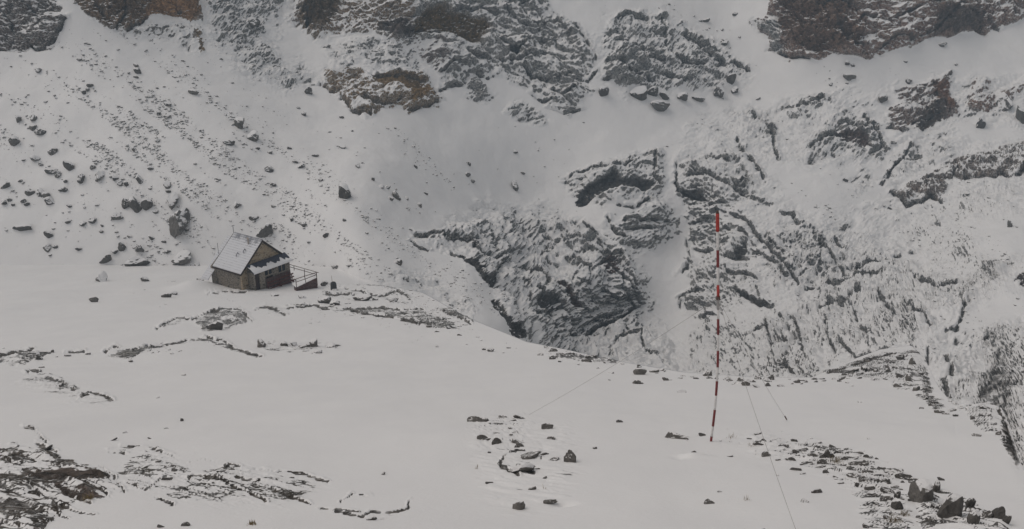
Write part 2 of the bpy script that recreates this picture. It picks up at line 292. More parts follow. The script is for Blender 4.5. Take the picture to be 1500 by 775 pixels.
rk([(440,452),(500,450),(560,450),(620,456),(668,470),(670,480),(640,482),(600,472),(560,462),(500,458)], 4, 4, 9, .58, (.19,.18,.16), 3, wob=5, label='long low band of broken rock along the brow right of the hut', side='A')
rk([(640,452),(660,448),(690,462),(697,474),(676,468),(652,462)], 4, 5, 12, .4, GREY, 4, wob=4, side='A')
rk([(510,408),(560,412),(600,428),(612,442),(580,442),(550,426),(500,418)], 8, 4, 10, .72, GREY, 2, wob=6, side='A')
rk([(320,678),(340,676),(380,690),(470,690),(440,696),(400,694),(420,712),(450,728),(400,724),(350,706),(300,722),(260,716),(300,700)], 9, 4, 12, .66, (.16,.14,.11), 2, an=(1,1,.6), wob=9, label='faint rippled ledges showing through the near snow on the left', side='A')
rk([(150,656),(190,650),(230,656),(262,668),(240,668),(190,660)], 5, 3, 9, .66, (.2,.19,.17), 2, wob=4, side='A')
rk([(185,668),(230,650),(262,664),(290,690),(330,672),(380,684),(440,690),(500,700),(470,712),(420,740),(330,745),(250,735),(200,725),(160,700)], 16, 4, 14, .87, (.17,.15,.12), 1, wob=14, side='A')
rk([(10,560),(60,540),(120,560),(180,590),(150,600),(80,580)], 14, 3, 12, .91, GREY, 1, wob=10, side='A')
rk([(470,740),(520,742),(560,750),(596,736),(600,720),(604,742),(560,758),(500,750)], 4, 2, 8, .8, GREY, 2, wob=4, side='A')
rk([(1196,548),(1240,532),(1290,514),(1342,508),(1356,524),(1366,572),(1390,598),(1372,600),(1330,572),(1290,560),(1240,556)], 6, 3.5, 12, .80, (.18,.165,.155), 3, wob=8, label='stony snow-covered knoll on the crest towards the right', side='A')
rk([(1060,640),(1110,636),(1180,650),(1240,660),(1290,690),(1330,730),(1350,775),(1400,800),(1300,800),(1290,740),(1240,700),(1180,680),(1120,668)], 16, 3, 9, .86, (.17,.16,.15), 2, wob=14, side='A')
rk([(1336,716),(1362,706),(1376,716),(1378,740),(1420,730),(1450,752),(1478,760),(1480,840),(1340,840),(1350,770)], 4, 8, 22, .66, (.16,.14,.125), 8, wob=5, label='jagged snowy outcrop in the near right corner', side='A')
rk([(796,520),(830,514),(880,520),(920,532),(900,536),(850,532),(810,528)], 5, 4, 8, .6, (.18,.17,.165), 3, wob=5, side='A')
rk([(1412,598),(1440,588),(1466,598),(1480,640),(1496,680),(1488,684),(1460,650),(1436,636),(1418,612)], 5, 5, 15, .72, (.17,.16,.15), 6, wob=5, label='small rocky hump on the crest near the right edge', side='A')

rk([(680,610),(760,600),(840,626),(860,680),(820,745),(730,745),(690,690)], 24, 4.5, 17, .985, GREY, 1, wob=14, side='A')
rk([(1060,640),(1110,636),(1180,644),(1250,654),(1300,680),(1340,720),(1360,790),(1270,790),(1250,720),(1200,690),(1120,675)], 18, 4, 13, .90, (.16,.15,.14), 2, wob=14, side='A')
rk([(360,494),(400,494),(500,498),(500,512),(460,520),(390,516)], 8, 3.5, 9, .8, (.18,.17,.16), 2, wob=6, side='A')
rk([(460,420),(520,426),(560,432),(610,440),(600,448),(520,444),(470,440)], 8, 3.5, 9, .8, (.18,.17,.16), 2, wob=6, side='A')
mask_all = np.zeros((ROWS, NC), np.float32); THR = np.full((ROWS, NC), -9.0); TINT = np.empty((ROWS, NC, 3)); TINT[:] = GREY
disp = np.zeros((ROWS, NC)); RID = np.full((ROWS, NC), -1, np.int16); COVER = np.ones((ROWS, NC), np.float32)
Pn = P.copy()
wobx = (pn(P.reshape(-1, 3) / (SC.reshape(-1, 1) * 22), 21) + .6 * pn(P.reshape(-1, 3) / (SC.reshape(-1, 1) * 0 + .9) , 22)).reshape(ROWS, NC)
woby = (pn(P.reshape(-1, 3) / (SC.reshape(-1, 1) * 19) + 50, 23)).reshape(ROWS, NC)
CREV = np.zeros((ROWS, NC))
NS = {}
for ri, r in enumerate(R):
    xs = [p[0] for p in r['poly']]; ys = [p[1] for p in r['poly']]; m = r['soft'] + r['wob'] + 6
    sel = (PXG > min(xs) - m) & (PXG < max(xs) + m) & (PYG > min(ys) - m) & (PYG < max(ys) + m)
    sel &= (isB if r['side'] == 'B' else isA)
    idx = np.nonzero(sel)
    if len(idx[0]) < 10: MASKS.append(None); continue
    x, y = PXG[idx], PYG[idx]
    sdv = inpoly_sd(x + r['wob'] * wobx[idx] * .9, y + r['wob'] * woby[idx] * .9, r['poly'])
    k = sm(-r['soft'] * .6, r['soft'], sdv).astype(np.float32)
    keep = k > 0; idx = (idx[0][keep], idx[1][keep]); k = k[keep]
    kb = sm(-2, 20 if r['bulge'] > 0 else 9, sdv[keep])
    Q = Pn[idx]; sc = SC[idx]; scm = float(np.median(sc))
    if r['side'] == 'A': wlm = r['wl'] * scm
    else: wlm = r['wl'] * scm
    rr = np.random.default_rng(ri + 100); aa = rr.uniform(-.55, .55); bb = rr.uniform(.15, .6)
    RM = np.array([[math.cos(aa), 0, math.sin(aa)], [0, 1, 0], [-math.sin(aa), 0, math.cos(aa)]]) @ np.array([[1, 0, 0], [0, math.cos(bb), -math.sin(bb)], [0, math.sin(bb), math.cos(bb)]])
    q = (Q @ RM.T) / (wlm * np.array(r['an']) * np.array([1.25, 1.0, .62]))
    if r['side'] == 'A':
        sl_, yw = math.radians(-24), math.radians(32)
        RX = np.array([[1, 0, 0], [0, math.cos(sl_), -math.sin(sl_)], [0, math.sin(sl_), math.cos(sl_)]])
        RZ = np.array([[math.cos(yw), -math.sin(yw), 0], [math.sin(yw), math.cos(yw), 0], [0, 0, 1]])
        q = (Q @ (RZ @ RX.T).T) / (wlm * np.array([2.4, .8, .9]))
    q = q + .35 * np.stack([pn(q * .7, 61), pn(q * .7 + 9, 62), pn(q * .7 + 19, 63)], -1)
    n0 = pn(q / 2.3, 9); n1 = pn(q, 5); n2 = pn(q * 2.1, 6); n3 = pn(q * 4.3, 7); n4 = pn(q * 8.7, 8)
    ridge = (1 - np.abs(n1) * 2.2) * .45
    h = n1 * .5 + ridge * .6 - np.abs(n2) * .75 + .30 - np.abs(n3) * .5 + .1 - np.abs(n4) * .25 + n0 * ((1.8 if r['side'] == 'B' else .8) if r['bulge'] >= 0 else .3)
    # ledges: a stepped component along height
    st = Q[:, 2] / (wlm * .55) + n1 * 1.2 + n2 * .4; stp = np.floor(st) + sm(.55, 1, st - np.floor(st))
    h = h + (st - stp) * (.45 if r['side'] == 'B' else .1)
    crv = np.exp(-(np.abs(pn(q / 1.75 + 31, 14) + .12 * n2) / .055) ** 2) + .6 * np.exp(-(np.abs(pn(q / .95 + 71, 15) + .12 * n3) / .06) ** 2)
    if r['side'] == 'B' and r['amp'] > 3.9 and r['cover'] < .84:
        h = h - crv * .55
        CREV[idx] = np.maximum(CREV[idx] * (1 - k), crv * k)
    elif r['side'] == 'B': CREV[idx] *= 1 - k
    if r['cover'] > .99: disp[idx] *= 1 - k * .92
    if r['side'] == 'A':
        t_ = -q[:, 1] * .55 + n1 * .55 + n0 * .5; sw = t_ - np.floor(t_); t2 = -q[:, 1] * 1.6 + n2 * .6 + n1; s2 = t2 - np.floor(t2)
        h = (sw ** 1.3) * 1.0 * sm(1.0, .72, sw) + .35 * s2 * sm(1, .6, s2) + n0 * .7 + n2 * .25 - np.abs(n3) * .22 - .3
        h = h * .62
    disp[idx] = disp[idx] * (1 - k * (r['bulge'] < 0) * .6) + k * sc * (r['bulge'] * .62 * kb + r['amp'] * h * (.55 + .45 * kb))
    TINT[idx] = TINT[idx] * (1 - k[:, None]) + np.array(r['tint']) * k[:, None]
    cov = r['cover'] if r['cover'] < .3 or r['side'] == 'A' else 1 - (1 - r['cover']) * (.66 if r['cover'] < .5 else .52)
    COVER[idx] = COVER[idx] * (1 - k) + cov * k
    mask_all[idx] = np.maximum(mask_all[idx], k)
    if r['label']:
        s = k > .5; RID[idx[0][s], idx[1][s]] = ri
# the dark ledges and cracks that draw the crags, traced as lines (photo pixels); width px, depth px
LB = [[(604,352),(612,362),(628,370)],[(610,345),(640,350),(662,352)],[(660,376),(668,381),(680,379)],[(690,386),(705,399),(718,413)],[(714,353),(722,359),(722,372)],[(779,432),(800,440),(816,445),(822,455)],[(813,414),(830,434),(836,448)],[(827,491),(850,499),(867,488),(892,479)],
 [(728,442),(747,474),(767,494)],[(804,477),(807,502)],[(776,460),(796,465)],[(905,370),(925,410),(932,440)],[(880,385),(905,375),(915,395),(905,420)],[(860,440),(890,430),(905,440),(930,430)],[(880,426),(897,434),(917,431),(931,451),(914,465),(897,477),(880,482)],[(940,498),(942,514),(954,525),(962,531)],
 [(903,506),(934,497)],[(842,330),(870,345),(890,380),(915,410),(938,445)],[(700,372),(730,380),(748,372)],[(760,395),(785,402),(800,418)],[(745,410),(765,425),(770,445)],[(840,380),(860,395),(855,415)],[(850,455),(840,470),(815,470)],[(660,352),(690,360),(705,375)],
 [(604,42),(640,50)],[(725,67),(742,77),(755,84),(768,68)],[(768,64),(793,57),(812,58)],[(643,133),(660,128),(677,125)],[(697,108),(714,116),(722,114)],[(765,99),(782,114),(805,116),(827,114),(836,105)],[(810,132),(827,138),(841,131)],[(844,40),(861,60),(873,85)],[(782,37),(816,34),(833,51)],
 [(805,159),(827,165),(850,159)],[(662,20),(700,14),(730,26)],[(740,20),(760,38),(790,44)],[(680,80),(705,86),(735,92)],[(748,92),(775,88),(800,80)],[(780,140),(795,150),(808,146)],[(646,108),(660,98),(680,100)],[(845,112),(862,118),(874,104)],[(700,-2),(740,6),(780,2)],
 [(900,62),(923,64),(948,74),(971,94)],[(948,85),(971,91)],[(889,94),(911,94)],[(999,37),(1016,62),(1039,82),(1062,94)],[(968,28),(974,54),(974,68)],[(880,114),(897,117)],[(905,30),(925,24),(950,28)],[(915,108),(935,112),(958,120)],[(1003,52),(1025,70),(1050,76)],[(960,108),(985,112),(1004,120)],[(1075,92),(1095,104)],[(990,84),(1010,96),(1030,98)],
 [(957,226),(958,257),(968,271)],[(917,322),(951,322),(977,325)],[(923,334),(957,335)],[(889,319),(903,342),(917,348)],[(826,268),(850,252),(880,246)],[(850,302),(870,292)],[(900,248),(925,240)],[(905,300),(930,304),(950,290)],[(880,372),(905,372)],
 [(1011,257),(1039,261),(1065,274),(1085,282),(1116,297)],[(1062,257),(1076,274),(1090,277)],[(1079,209),(1096,231),(1121,268)],[(991,237),(989,268),(994,282)],[(994,282),(1016,292),(1033,291)],[(1016,325),(1033,319),(1050,308)],[(1065,334),(1090,339),(1102,359)],[(1062,379),(1090,376)],
 [(1107,368),(1141,390),(1150,410)],[(1127,356),(1147,373)],[(1144,311),(1161,314),(1173,328)],[(1030,236),(1055,240),(1066,246)],[(1040,300),(1060,296)],[(1060,310),(1090,322),(1112,346),(1140,380),(1170,420)],[(1005,350),(1012,385),(1000,400)],[(1020,366),(1045,372)],
 [(1079,426),(1096,440),(1107,445),(1130,451)],[(1028,426),(996,437),(996,451)],[(1121,471),(1127,485),(1136,534)],[(1124,541),(1150,539),(1164,553)],[(1090,497),(1107,488),(1124,482)],[(1140,462),(1160,470),(1172,492),(1178,520)],[(1150,500),(1165,512)],[(1060,400),(1090,402),(1110,416)],[(1020,470),(1045,462)],
 [(1191,348),(1217,376),(1237,405)],[(1223,353),(1234,368)],[(1302,382),(1322,373),(1342,368)],[(1294,271),(1305,251),(1322,231),(1333,217)],[(1308,282),(1328,302),(1350,298),(1362,288),(1379,297)],[(1356,271),(1376,268),(1393,265),(1402,245)],[(1407,262),(1436,257),(1456,262),(1464,254)],[(1466,256),(1484,262),(1500,252)],
 [(1237,179),(1254,185),(1274,196),(1279,182)],[(1186,219),(1206,210),(1231,199)],[(1265,170),(1291,204),(1299,219)],[(1367,125),(1379,148),(1390,168)],[(1336,182),(1362,176),(1379,168)],[(1130,190),(1134,215),(1140,236)],[(1100,170),(1120,182),(1134,200)],[(1150,160),(1180,158),(1205,150)],[(1306,188),(1322,196)],
 [(1260,28),(1294,31),(1339,17),(1362,14)],[(1333,57),(1362,48),(1402,6),(1416,17),(1436,40)],[(1291,71),(1308,54),(1333,57)],[(1419,20),(1453,40),(1464,43)],[(1225,40),(1240,62),(1262,70)],[(1140,76),(1160,84),(1185,86)],[(1200,10),(1222,4),(1245,12)],[(1470,6),(1482,24)],
 [(1359,502),(1359,525),(1356,548)],[(1231,502),(1254,525),(1274,516),(1308,508)],[(1254,462),(1260,480),(1271,491)],[(1413,451),(1402,485),(1385,488)],[(1379,519),(1390,536),(1396,559)],[(1464,514),(1461,542),(1447,576),(1436,585)],[(1500,559),(1475,585),(1475,610)],[(1382,560),(1388,580),(1396,592)],
 [(1180,425),(1215,418),(1250,412),(1290,408)],[(1200,452),(1230,444),(1262,432)],[(1240,395),(1275,388),(1300,390)],[(1210,470),(1216,500),(1226,520)],[(1290,440),(1310,460),(1306,480)],[(1330,450),(1350,460),(1362,480)],[(1340,410),(1370,420),(1400,414)],[(1440,400),(1456,392),(1480,384)],[(1400,500),(1430,510),(1450,500)],
 [(37,57),(48,72),(63,71),(82,57),(97,26)],[(40,0),(57,23),(71,43)],[(8,20),(22,40),(20,66)],[(179,0),(182,23),(170,43)],[(213,28),(182,51)],[(140,10),(155,30)],[(250,0),(262,20)],[(470,125),(485,134),(499,131)],[(499,142),(516,165),(541,168)],[(544,114),(584,108),(620,122)],[(436,12),(452,26),(450,42)],[(520,150),(550,154),(585,150)],[(600,160),(630,158),(645,146)]]
LA = [[(54,649),(68,654),(83,660)],[(34,694),(95,704),(145,701),(160,699)],[(145,678),(168,699),(183,720)],[(186,707),(217,720)],[(225,729),(254,740)],[(116,709),(145,717),(163,727)],[(95,725),(134,738)],[(88,740),(116,753),(142,758)],[(77,740),(85,756),(101,763)],[(178,651),(219,652),(261,667)],[(157,658),(186,660)],[(275,674),(299,669),(315,674)],
 [(219,713),(241,699),(252,704)],[(276,701),(284,694),(320,701)],[(36,630),(52,632),(67,645)],[(328,686),(334,676),(352,681)],[(357,685),(388,683),(408,688)],[(408,685),(444,689),(480,699)],[(300,699),(321,701),(339,712),(364,719),(390,732)],[(344,698),(385,704)],[(390,712),(416,719),(437,725),(455,732)],[(468,740),(481,739),(522,745)],
 [(499,728),(515,716)],[(491,745),(530,753),(542,744),(571,745),(597,738),(599,725)],[(527,719),(543,719)],[(732,681),(742,665),(765,659),(791,663),(792,673)],[(732,682),(760,694)],[(760,683),(781,691)],[(0,522),(17,518),(31,516),(51,512)],[(37,549),(45,543),(57,545)],[(68,553),(88,558),(108,568)],[(119,578),(131,573),(151,578),(165,583)],
 [(153,516),(170,509),(182,514),(210,508)],[(244,508),(270,499),(287,497),(307,495),(320,498)],[(230,482),(247,471),(264,465),(277,468)],[(281,468),(301,460),(320,455)],[(300,459),(315,454),(349,452),(359,459),(370,470)],[(375,454),(388,449),(403,454),(419,462)],[(419,452),(460,449),(501,452),(532,452),(620,454)],[(514,455),(548,462),(584,467),(615,474)],
 [(478,431),(510,432)],[(506,423),(532,428),(555,434),(584,426),(605,441)],[(300,495),(326,498),(352,514),(385,521)],[(640,452),(665,462),(690,474)],[(96,516),(108,514),(124,516)],[(10,700),(40,712),(60,730)],[(0,672),(24,668),(50,676)],[(1212,548),(1240,540),(1275,528),(1310,520)],[(1230,556),(1260,548),(1300,540)],[(1390,604),(1415,596),(1440,588),(1462,594)],[(1462,600),(1474,625),(1480,650)],
 [(1303,690),(1320,694),(1338,700)],[(1340,712),(1358,704),(1374,712)],[(1366,716),(1390,720),(1412,722)],[(1382,730),(1376,755),(1380,775)],[(1412,730),(1422,755),(1426,775)],[(305,432),(330,428),(360,428)]]
STK = np.zeros((ROWS, NC)); 
sn1 = pn(P.reshape(-1, 3) / (SC.reshape(-1, 1) * 0 + 1.6), 51).reshape(ROWS, NC)
sn2 = pn(P.reshape(-1, 3) / np.where(isA.reshape(-1, 1), .35, .8), 52).reshape(ROWS, NC)
for lines, side, w0, dep in ((LB, isB, 1.55, 4.6), (LA, isA, .95, 2.0)):
    for ln in lines:
        xs = [q[0] for q in ln]; ys = [q[1] for q in ln]
        idx = np.nonzero(side & (PXG > min(xs) - 14) & (PXG < max(xs) + 14) & (PYG > min(ys) - 14) & (PYG < max(ys) + 14))
        if len(idx[0]) < 10: continue
        x = PXG[idx] + 2.6 * wobx[idx] + 1.2 * sn2[idx]; y = PYG[idx] + 2.6 * woby[idx] + 1.0 * sn2[idx]; best = np.full(x.shape, 1e9); sgn = np.zeros(x.shape)
        for (x0, y0), (x1, y1) in zip(ln[:-1], ln[1:]):
            ex, ey = x1 - x0, y1 - y0; t = np.clip(((x - x0) * ex + (y - y0) * ey) / (ex * ex + ey * ey + 1e-9), 0, 1)
            qx, qy = x - x0 - t * ex, y - y0 - t * ey; d = np.hypot(qx, qy); s_up = -(qy)
            m = d < best; best = np.where(m, d, best); sgn = np.where(m, s_up, sgn)
        ww = w0 * (1 + 1.5 * sn1[idx] + .9 * sn2[idx]).clip(.12, 2.3); k = np.exp(-(best / ww) ** 2)
        lip = np.exp(-((best - ww * 1.6) / (2.4 * w0)) ** 2) * sm(.2, .8, ww / w0) * (sgn > 0)
        disp[idx] += SC[idx] * (-dep * k + dep * .8 * lip)
        STK[idx] = np.maximum(STK[idx], k * sm(.35, .75, ww / w0))
tk = np.clip(STK * 1.3, 0, 1)[..., None]
TINT = TINT * (1 - tk * .75) + np.where(isA[..., None], np.array((.15, .13, .11)), np.array((.16, .15, .142))) * tk * .75
COVER = COVER * (1 - .6 * tk[..., 0])
P = Pn + N0 * disp[..., None]
# lift along the world vertical a little too so bulges carry ledges
N1 = grid_normals(P)
fine = pn(P.reshape(-1, 3) / (SC.reshape(-1, 1) * 0 + .55), 31).reshape(ROWS, NC)
fine2 = pn(P.reshape(-1, 3) / 1.7, 33).reshape(ROWS, NC)
patch = pn(P.reshape(-1, 3) / (SC.reshape(-1, 1) * 0 + 9.) , 35).reshape(ROWS, NC)
patch4 = pn(P.reshape(-1, 3) / 3.6 , 37).reshape(ROWS, NC)
patchA = pn(P.reshape(-1, 3) / 1.3 , 36).reshape(ROWS, NC)
score = N1[..., 2] + .10 * fine + .12 * fine2 + np.where(isB, .15 * patch + .20 * patch4, .15 * patchA) + (1 - sm(.3, 1., mask_all)) * np.where(isB, .3, .12) - .34 * np.clip(CREV, 0, 1)
# local threshold so that the wanted share of each area keeps its snow
SNOW = np.ones((ROWS, NC), np.float32)
cb = (mask_all > .35)
bins = np.linspace(0, 1, 21)
for side in (isA, isB):
    for b0 in range(20):
        s = cb & side & (COVER >= bins[b0]) & (COVER < bins[b0 + 1] + (b0 == 19) * .1) & (PXG > -30) & (PXG < 1530) & (PYG > -25) & (PYG < 790)
        if s.sum() < 30: continue
        t = np.quantile(score[s & (mask_all > .8)] if (s & (mask_all > .8)).sum() > 30 else score[s], 1 - (bins[b0] + bins[b0 + 1]) / 2)
        THR[cb & side & (COVER >= bins[b0]) & (COVER < bins[b0 + 1] + .001)] = t
        print('cover', round(bins[b0], 2), 'thr', round(float(t), 3), int(s.sum()))
SNOW = np.clip((score - THR) / .30 + .5, 0, 1)
ROCKY = (sm(.3, .9, mask_all) * np.where(COVER > .95, 0, 1)).astype(np.float32)
SNOW = np.where(cb, SNOW, 1.0)
SNOW = SNOW + (1 - SNOW) * (1 - sm(.3, .6, mask_all))
SNOW = np.minimum(SNOW, 1 - sm(.3, .75, STK) * 1.1).clip(0, 1)
bump(-41.8, 100.2, 2.6, 3.0, 1.3)
bump(4.75, 18.45, .42, .22, .13); bump(4.35, 18.3, .2, .2, -.07); bump(1.05, 13.9, .22, .14, -.12)

# ------------------------------------------------------------------ materials
def mat(name): 
    m = bpy.data.materials.new(name); m.use_nodes = True; n = m.node_tree; b = n.nodes['Principled BSDF']
    b.inputs['Roughness'].default_value = .8; b.inputs['Specular IOR Level'].default_value = .25
    return m, n, b
def nd(n, t, **kw):
    x = n.nodes.new(t)
    for k, v in kw.items():
        if k in x.inputs: x.inputs[k].default_value = v
        else: setattr(x, k, v)
    return x
def mathn(n, op, a, b=None, c=None, clamp=False):
    x = n.nodes.new('ShaderNodeMath'); x.operation = op; x.use_clamp = clamp
    for i, v in enumerate((a, b, c)):
        if v is None: continue
        if isinstance(v, (int, float)): x.inputs[i].default_value = v
        else: n.links.new(v, x.inputs[i])
    return x.outputs[0]
def mapr(n, v, a, b, c=0., d=1., smooth=True):
    x = n.nodes.new('ShaderNodeMapRange'); x.interpolation_type = 'SMOOTHSTEP' if smooth else 'LINEAR'
    n.links.new(v, x.inputs[0])
    for i, q in zip((1, 2, 3, 4), (a, b, c, d)): x.inputs[i].default_value = q
    return x.outputs[0]
def mixc(n, f, a, b):
    x = n.nodes.new('ShaderNodeMix'); x.data_type = 'RGBA'
    for i, v in ((0, f), (6, a), (7, b)):
        if isinstance(v, (int, float)): x.inputs[i].default_value = v
        elif isinstance(v, tuple): x.inputs[i].default_value = (*v, 1)
        else: n.links.new(v, x.inputs[i])
    return x.outputs[2]
SNOWC = (.80, .80, .805)
def noise(n, vec, scale, detail=4, rough=.55, dist=0.):
    x = nd(n, 'ShaderNodeTexNoise', Scale=scale, Detail=detail, Roughness=rough, Distortion=dist)
    n.links.new(vec, x.inputs['Vector']); return x.outputs[0]
def land_material():
    m, n, b = mat('snow and rock'); L = n.links
    tc = nd(n, 'ShaderNodeTexCoord').outputs['Object']
    a = nd(n, 'ShaderNodeAttribute', attribute_name='snow').outputs['Fac']
    t = nd(n, 'ShaderNodeAttribute', attribute_name='tint').outputs['Color']
    n1 = noise(n, tc, 1.4, 8, .68); n2 = noise(n, tc, .35, 5, .6); n3 = noise(n, tc, 5.0, 6, .7, .4)
    rk_ = nd(n, 'ShaderNodeAttribute', attribute_name='rocky').outputs['Fac']
    mp = n.nodes.new('ShaderNodeMapping'); mp.inputs['Scale'].default_value = (1, 1, 1.7); L.new(tc, mp.inputs[0])
    c1 = noise(n, mp.outputs[0], .42, 5, .62, 1.6); c2 = noise(n, mp.outputs[0], 1.1, 4, .6, 1.2)
    l1 = mapr(n, mathn(n, 'ABSOLUTE', mathn(n, 'SUBTRACT', c1, .5)), .0, .035, 1, 0)
    l2 = mapr(n, mathn(n, 'ABSOLUTE', mathn(n, 'SUBTRACT', c2, .5)), .0, .05, 1, 0)
    crack = mathn(n, 'MAXIMUM', l1, mathn(n, 'MULTIPLY', l2, .8))
    s = mathn(n, 'ADD', a, mathn(n, 'MULTIPLY', mathn(n, 'SUBTRACT', n1, .5), .8))
    s = mathn(n, 'SUBTRACT', s, mathn(n, 'MULTIPLY', mathn(n, 'MULTIPLY', crack, rk_), .42))
    f = mapr(n, s, .40, .60)
    # bare rock
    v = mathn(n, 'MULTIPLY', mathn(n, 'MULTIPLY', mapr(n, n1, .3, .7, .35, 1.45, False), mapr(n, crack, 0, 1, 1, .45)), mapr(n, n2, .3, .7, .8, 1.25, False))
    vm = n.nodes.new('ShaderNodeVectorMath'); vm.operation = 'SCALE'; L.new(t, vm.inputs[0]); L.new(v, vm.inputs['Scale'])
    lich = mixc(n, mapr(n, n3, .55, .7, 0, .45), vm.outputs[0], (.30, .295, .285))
    cv = nd(n, 'ShaderNodeAttribute', attribute_name='cover').outputs['Fac']
    fr1 = noise(n, tc, 3.2, 6, .75); rime = mathn(n, 'MULTIPLY', mapr(n, fr1, .44, .60), mapr(n, cv, .12, .6, .08, .72))
    rime = mathn(n, 'MULTIPLY', rime, mapr(n, crack, 0, 1, 1, .25))
    lich = mixc(n, rime, lich, (.70, .70, .70))
    snowc = mixc(n, mapr(n, n2, .2, .8), (.79, .787, .79), (.82, .817, .815))
    c = mixc(n, f, lich, snowc); L.new(c, b.inputs['Base Color'])
    rgh = mapr(n, f, 0, 1, .85, .6); L.new(rgh, b.inputs['Roughness'])
    b1 = nd(n, 'ShaderNodeBump', Strength=.9, Distance=.6); L.new(mathn(n, 'SUBTRACT', n1, mathn(n, 'MULTIPLY', crack, .12)), b1.inputs['Height'])
    L.new(mapr(n, f, 0, 1, .95, .05, False), b1.inputs['Strength'])
    g9 = noise(n, tc, 7.0, 6, .7); b3 = nd(n, 'ShaderNodeBump', Strength=.22, Distance=.05); L.new(g9, b3.inputs['Height']); L.new(b1.outputs[0], b3.inputs['Normal'])
    b2 = nd(n, 'ShaderNodeBump', Strength=.35, Distance=.12); L.new(f, b2.inputs['Height']); L.new(b3.outputs[0], b2.inputs['Normal'])
    L.new(b2.outputs[0], b.inputs['Normal'])
    return m
M_LAND = land_material()

def tag(o, label=None, cat=None, group=None, kind=None):
    for k, v in (('label', label), ('category', cat), ('group', group), ('kind', kind)):
        if v: o[k] = v
    return o

NF = grid_normals(P)
VI = np.arange(ROWS * NC).reshape(ROWS, NC)
quads = np.stack([VI[:-1, :-1], VI[:-1, 1:], VI[1:, 1:], VI[1:, :-1]], -1).reshape(-1, 4)
frow = np.repeat(np.arange(ROWS - 1), NC - 1)
fr = RID[:-1, :-1].reshape(-1)
PF = P.reshape(-1, 3).astype(np.float32); NFf = NF.reshape(-1, 3); SNf = SNOW.reshape(-1); RKf = ROCKY.reshape(-1); CVf = COVER.reshape(-1); TIf = TINT.reshape(-1, 3)
def submesh(name, sel):
    q = quads[sel]; u, inv = np.unique(q, return_inverse=True); inv = inv.reshape(-1)
    me = bpy.data.meshes.new(name); me.vertices.add(len(u)); me.vertices.foreach_set('co', PF[u].ravel())
    me.loops.add(len(inv)); me.loops.foreach_set('vertex_index', inv.astype(np.int32))
    me.polygons.add(len(q)); me.polygons.foreach_set('loop_start', np.arange(0, len(q) * 4, 4, dtype=np.int32))
    me.update(calc_edges=True)
    me.polygons.foreach_set('use_smooth', np.ones(len(q), bool))
    a = me.attributes.new('snow', 'FLOAT', 'POINT'); a.data.foreach_set('value', SNf[u].astype(np.float32))
    a = me.attributes.new('rocky', 'FLOAT', 'POINT'); a.data.foreach_set('value', RKf[u])
    a = me.attributes.new('cover', 'FLOAT', 'POINT'); a.data.foreach_set('value', CVf[u].astype(np.float32))
    c = me.attributes.new('tint', 'FLOAT_COLOR', 'POINT'); c.data.foreach_set('color', np.concatenate([TIf[u], np.ones((len(u), 1))], 1).astype(np.float32).ravel())
    me.materials.append(M_LAND)
    me.normals_split_custom_set_from_vertices(NFf[u])
    o = bpy.data.objects.new(name, me); COL.objects.link(o); return o
near = frow < nA + NH - 4
tag(submesh('snow_field', near & (fr < 0)), 'smooth near snowfield sloping down to the hut and its crest', kind='structure')
left_part = (PXG[:-1, :-1] < 600).reshape(-1)
tag(submesh('mountain_slope', ~near & (fr < 0)), 'snow-covered mountainside filling the background', kind='structure')
for ri, r in enumerate(R):
    s = fr == ri
    if s.sum() > 20:
        tag(submesh('rock_outcrop' if r['side'] == 'A' else 'cliff', s), r['label'], kind='structure')

# thin cold air between here and the mountain: one closed box of even haze round everything
lo3 = PF.min(0) - 1.0; hi3 = PF.max(0) + 1.0; hi3[2] = max(hi3[2], CZ + 2); lo3[1] = min(lo3[1], -4); hi3[2] += 4
HZ = True
if HZ:
    me = bpy.data.meshes.new('haze'); c8 = [(x, y, z) for z in (lo3[2], hi3[2]) for (x, y) in ((lo3[0], lo3[1]), (hi3[0], lo3[1]), (hi3[0], hi3[1]), (lo3[0], hi3[1]))]
    me.from_pydata([tuple(float(q) for q in c) for c in c8], [], [(3, 2, 1, 0), (4, 5, 6, 7), (0, 1, 5, 4), (1, 2, 6, 5), (2, 3, 7, 6), (3, 0, 4, 7)])
    hm = bpy.data.materials.new('cold haze'); hm.use_nodes = True; hn = hm.node_tree; hn.nodes.clear()
    ho = hn.nodes.new('ShaderNodeOutputMaterial'); pv = hn.nodes.new('ShaderNodeVolumePrincipled'); pv.inputs['Color'].default_value = (.56, .79, 1.0, 1); pv.inputs['Density'].default_value = .0009
    hn.links.new(pv.outputs[0], ho.inputs['Volume']); me.materials.append(hm); o = bpy.data.objects.new('haze', me); COL.objects.link(o); tag(o, 'thin cold haze in the air towards the mountain', None, None, 'stuff')

# where the ground is at a photo pixel
_tabA = P[:nA]; _tabB = P[nA + NH:]
def ground(px, py):
    ci = np.clip(np.searchsorted(PX, px) - 1, 0, NC - 2); t = (px - PX[ci]) / (PX[ci + 1] - PX[ci])
    c = crest(px); b = 12 * (1 - sm(470, 640, px))
    PYt, T = (PYA, _tabA) if py > c else (PYB, _tabB)
    col = PYt[:, ci] * (1 - t) + PYt[:, ci + 1] * t            # descending
    ri = len(col) - 1 - np.searchsorted(col[::-1], py); ri = int(np.clip(ri, 0, len(col) - 2))
    s = (col[ri] - py) / (col[ri] - col[ri + 1] + 1e-9); s = min(max(s, 0), 1)
    a = T[ri, ci] * (1 - t) + T[ri, ci + 1] * t; bb = T[ri + 1, ci] * (1 - t) + T[ri + 1, ci + 1] * t
    return a * (1 - s) + bb * s

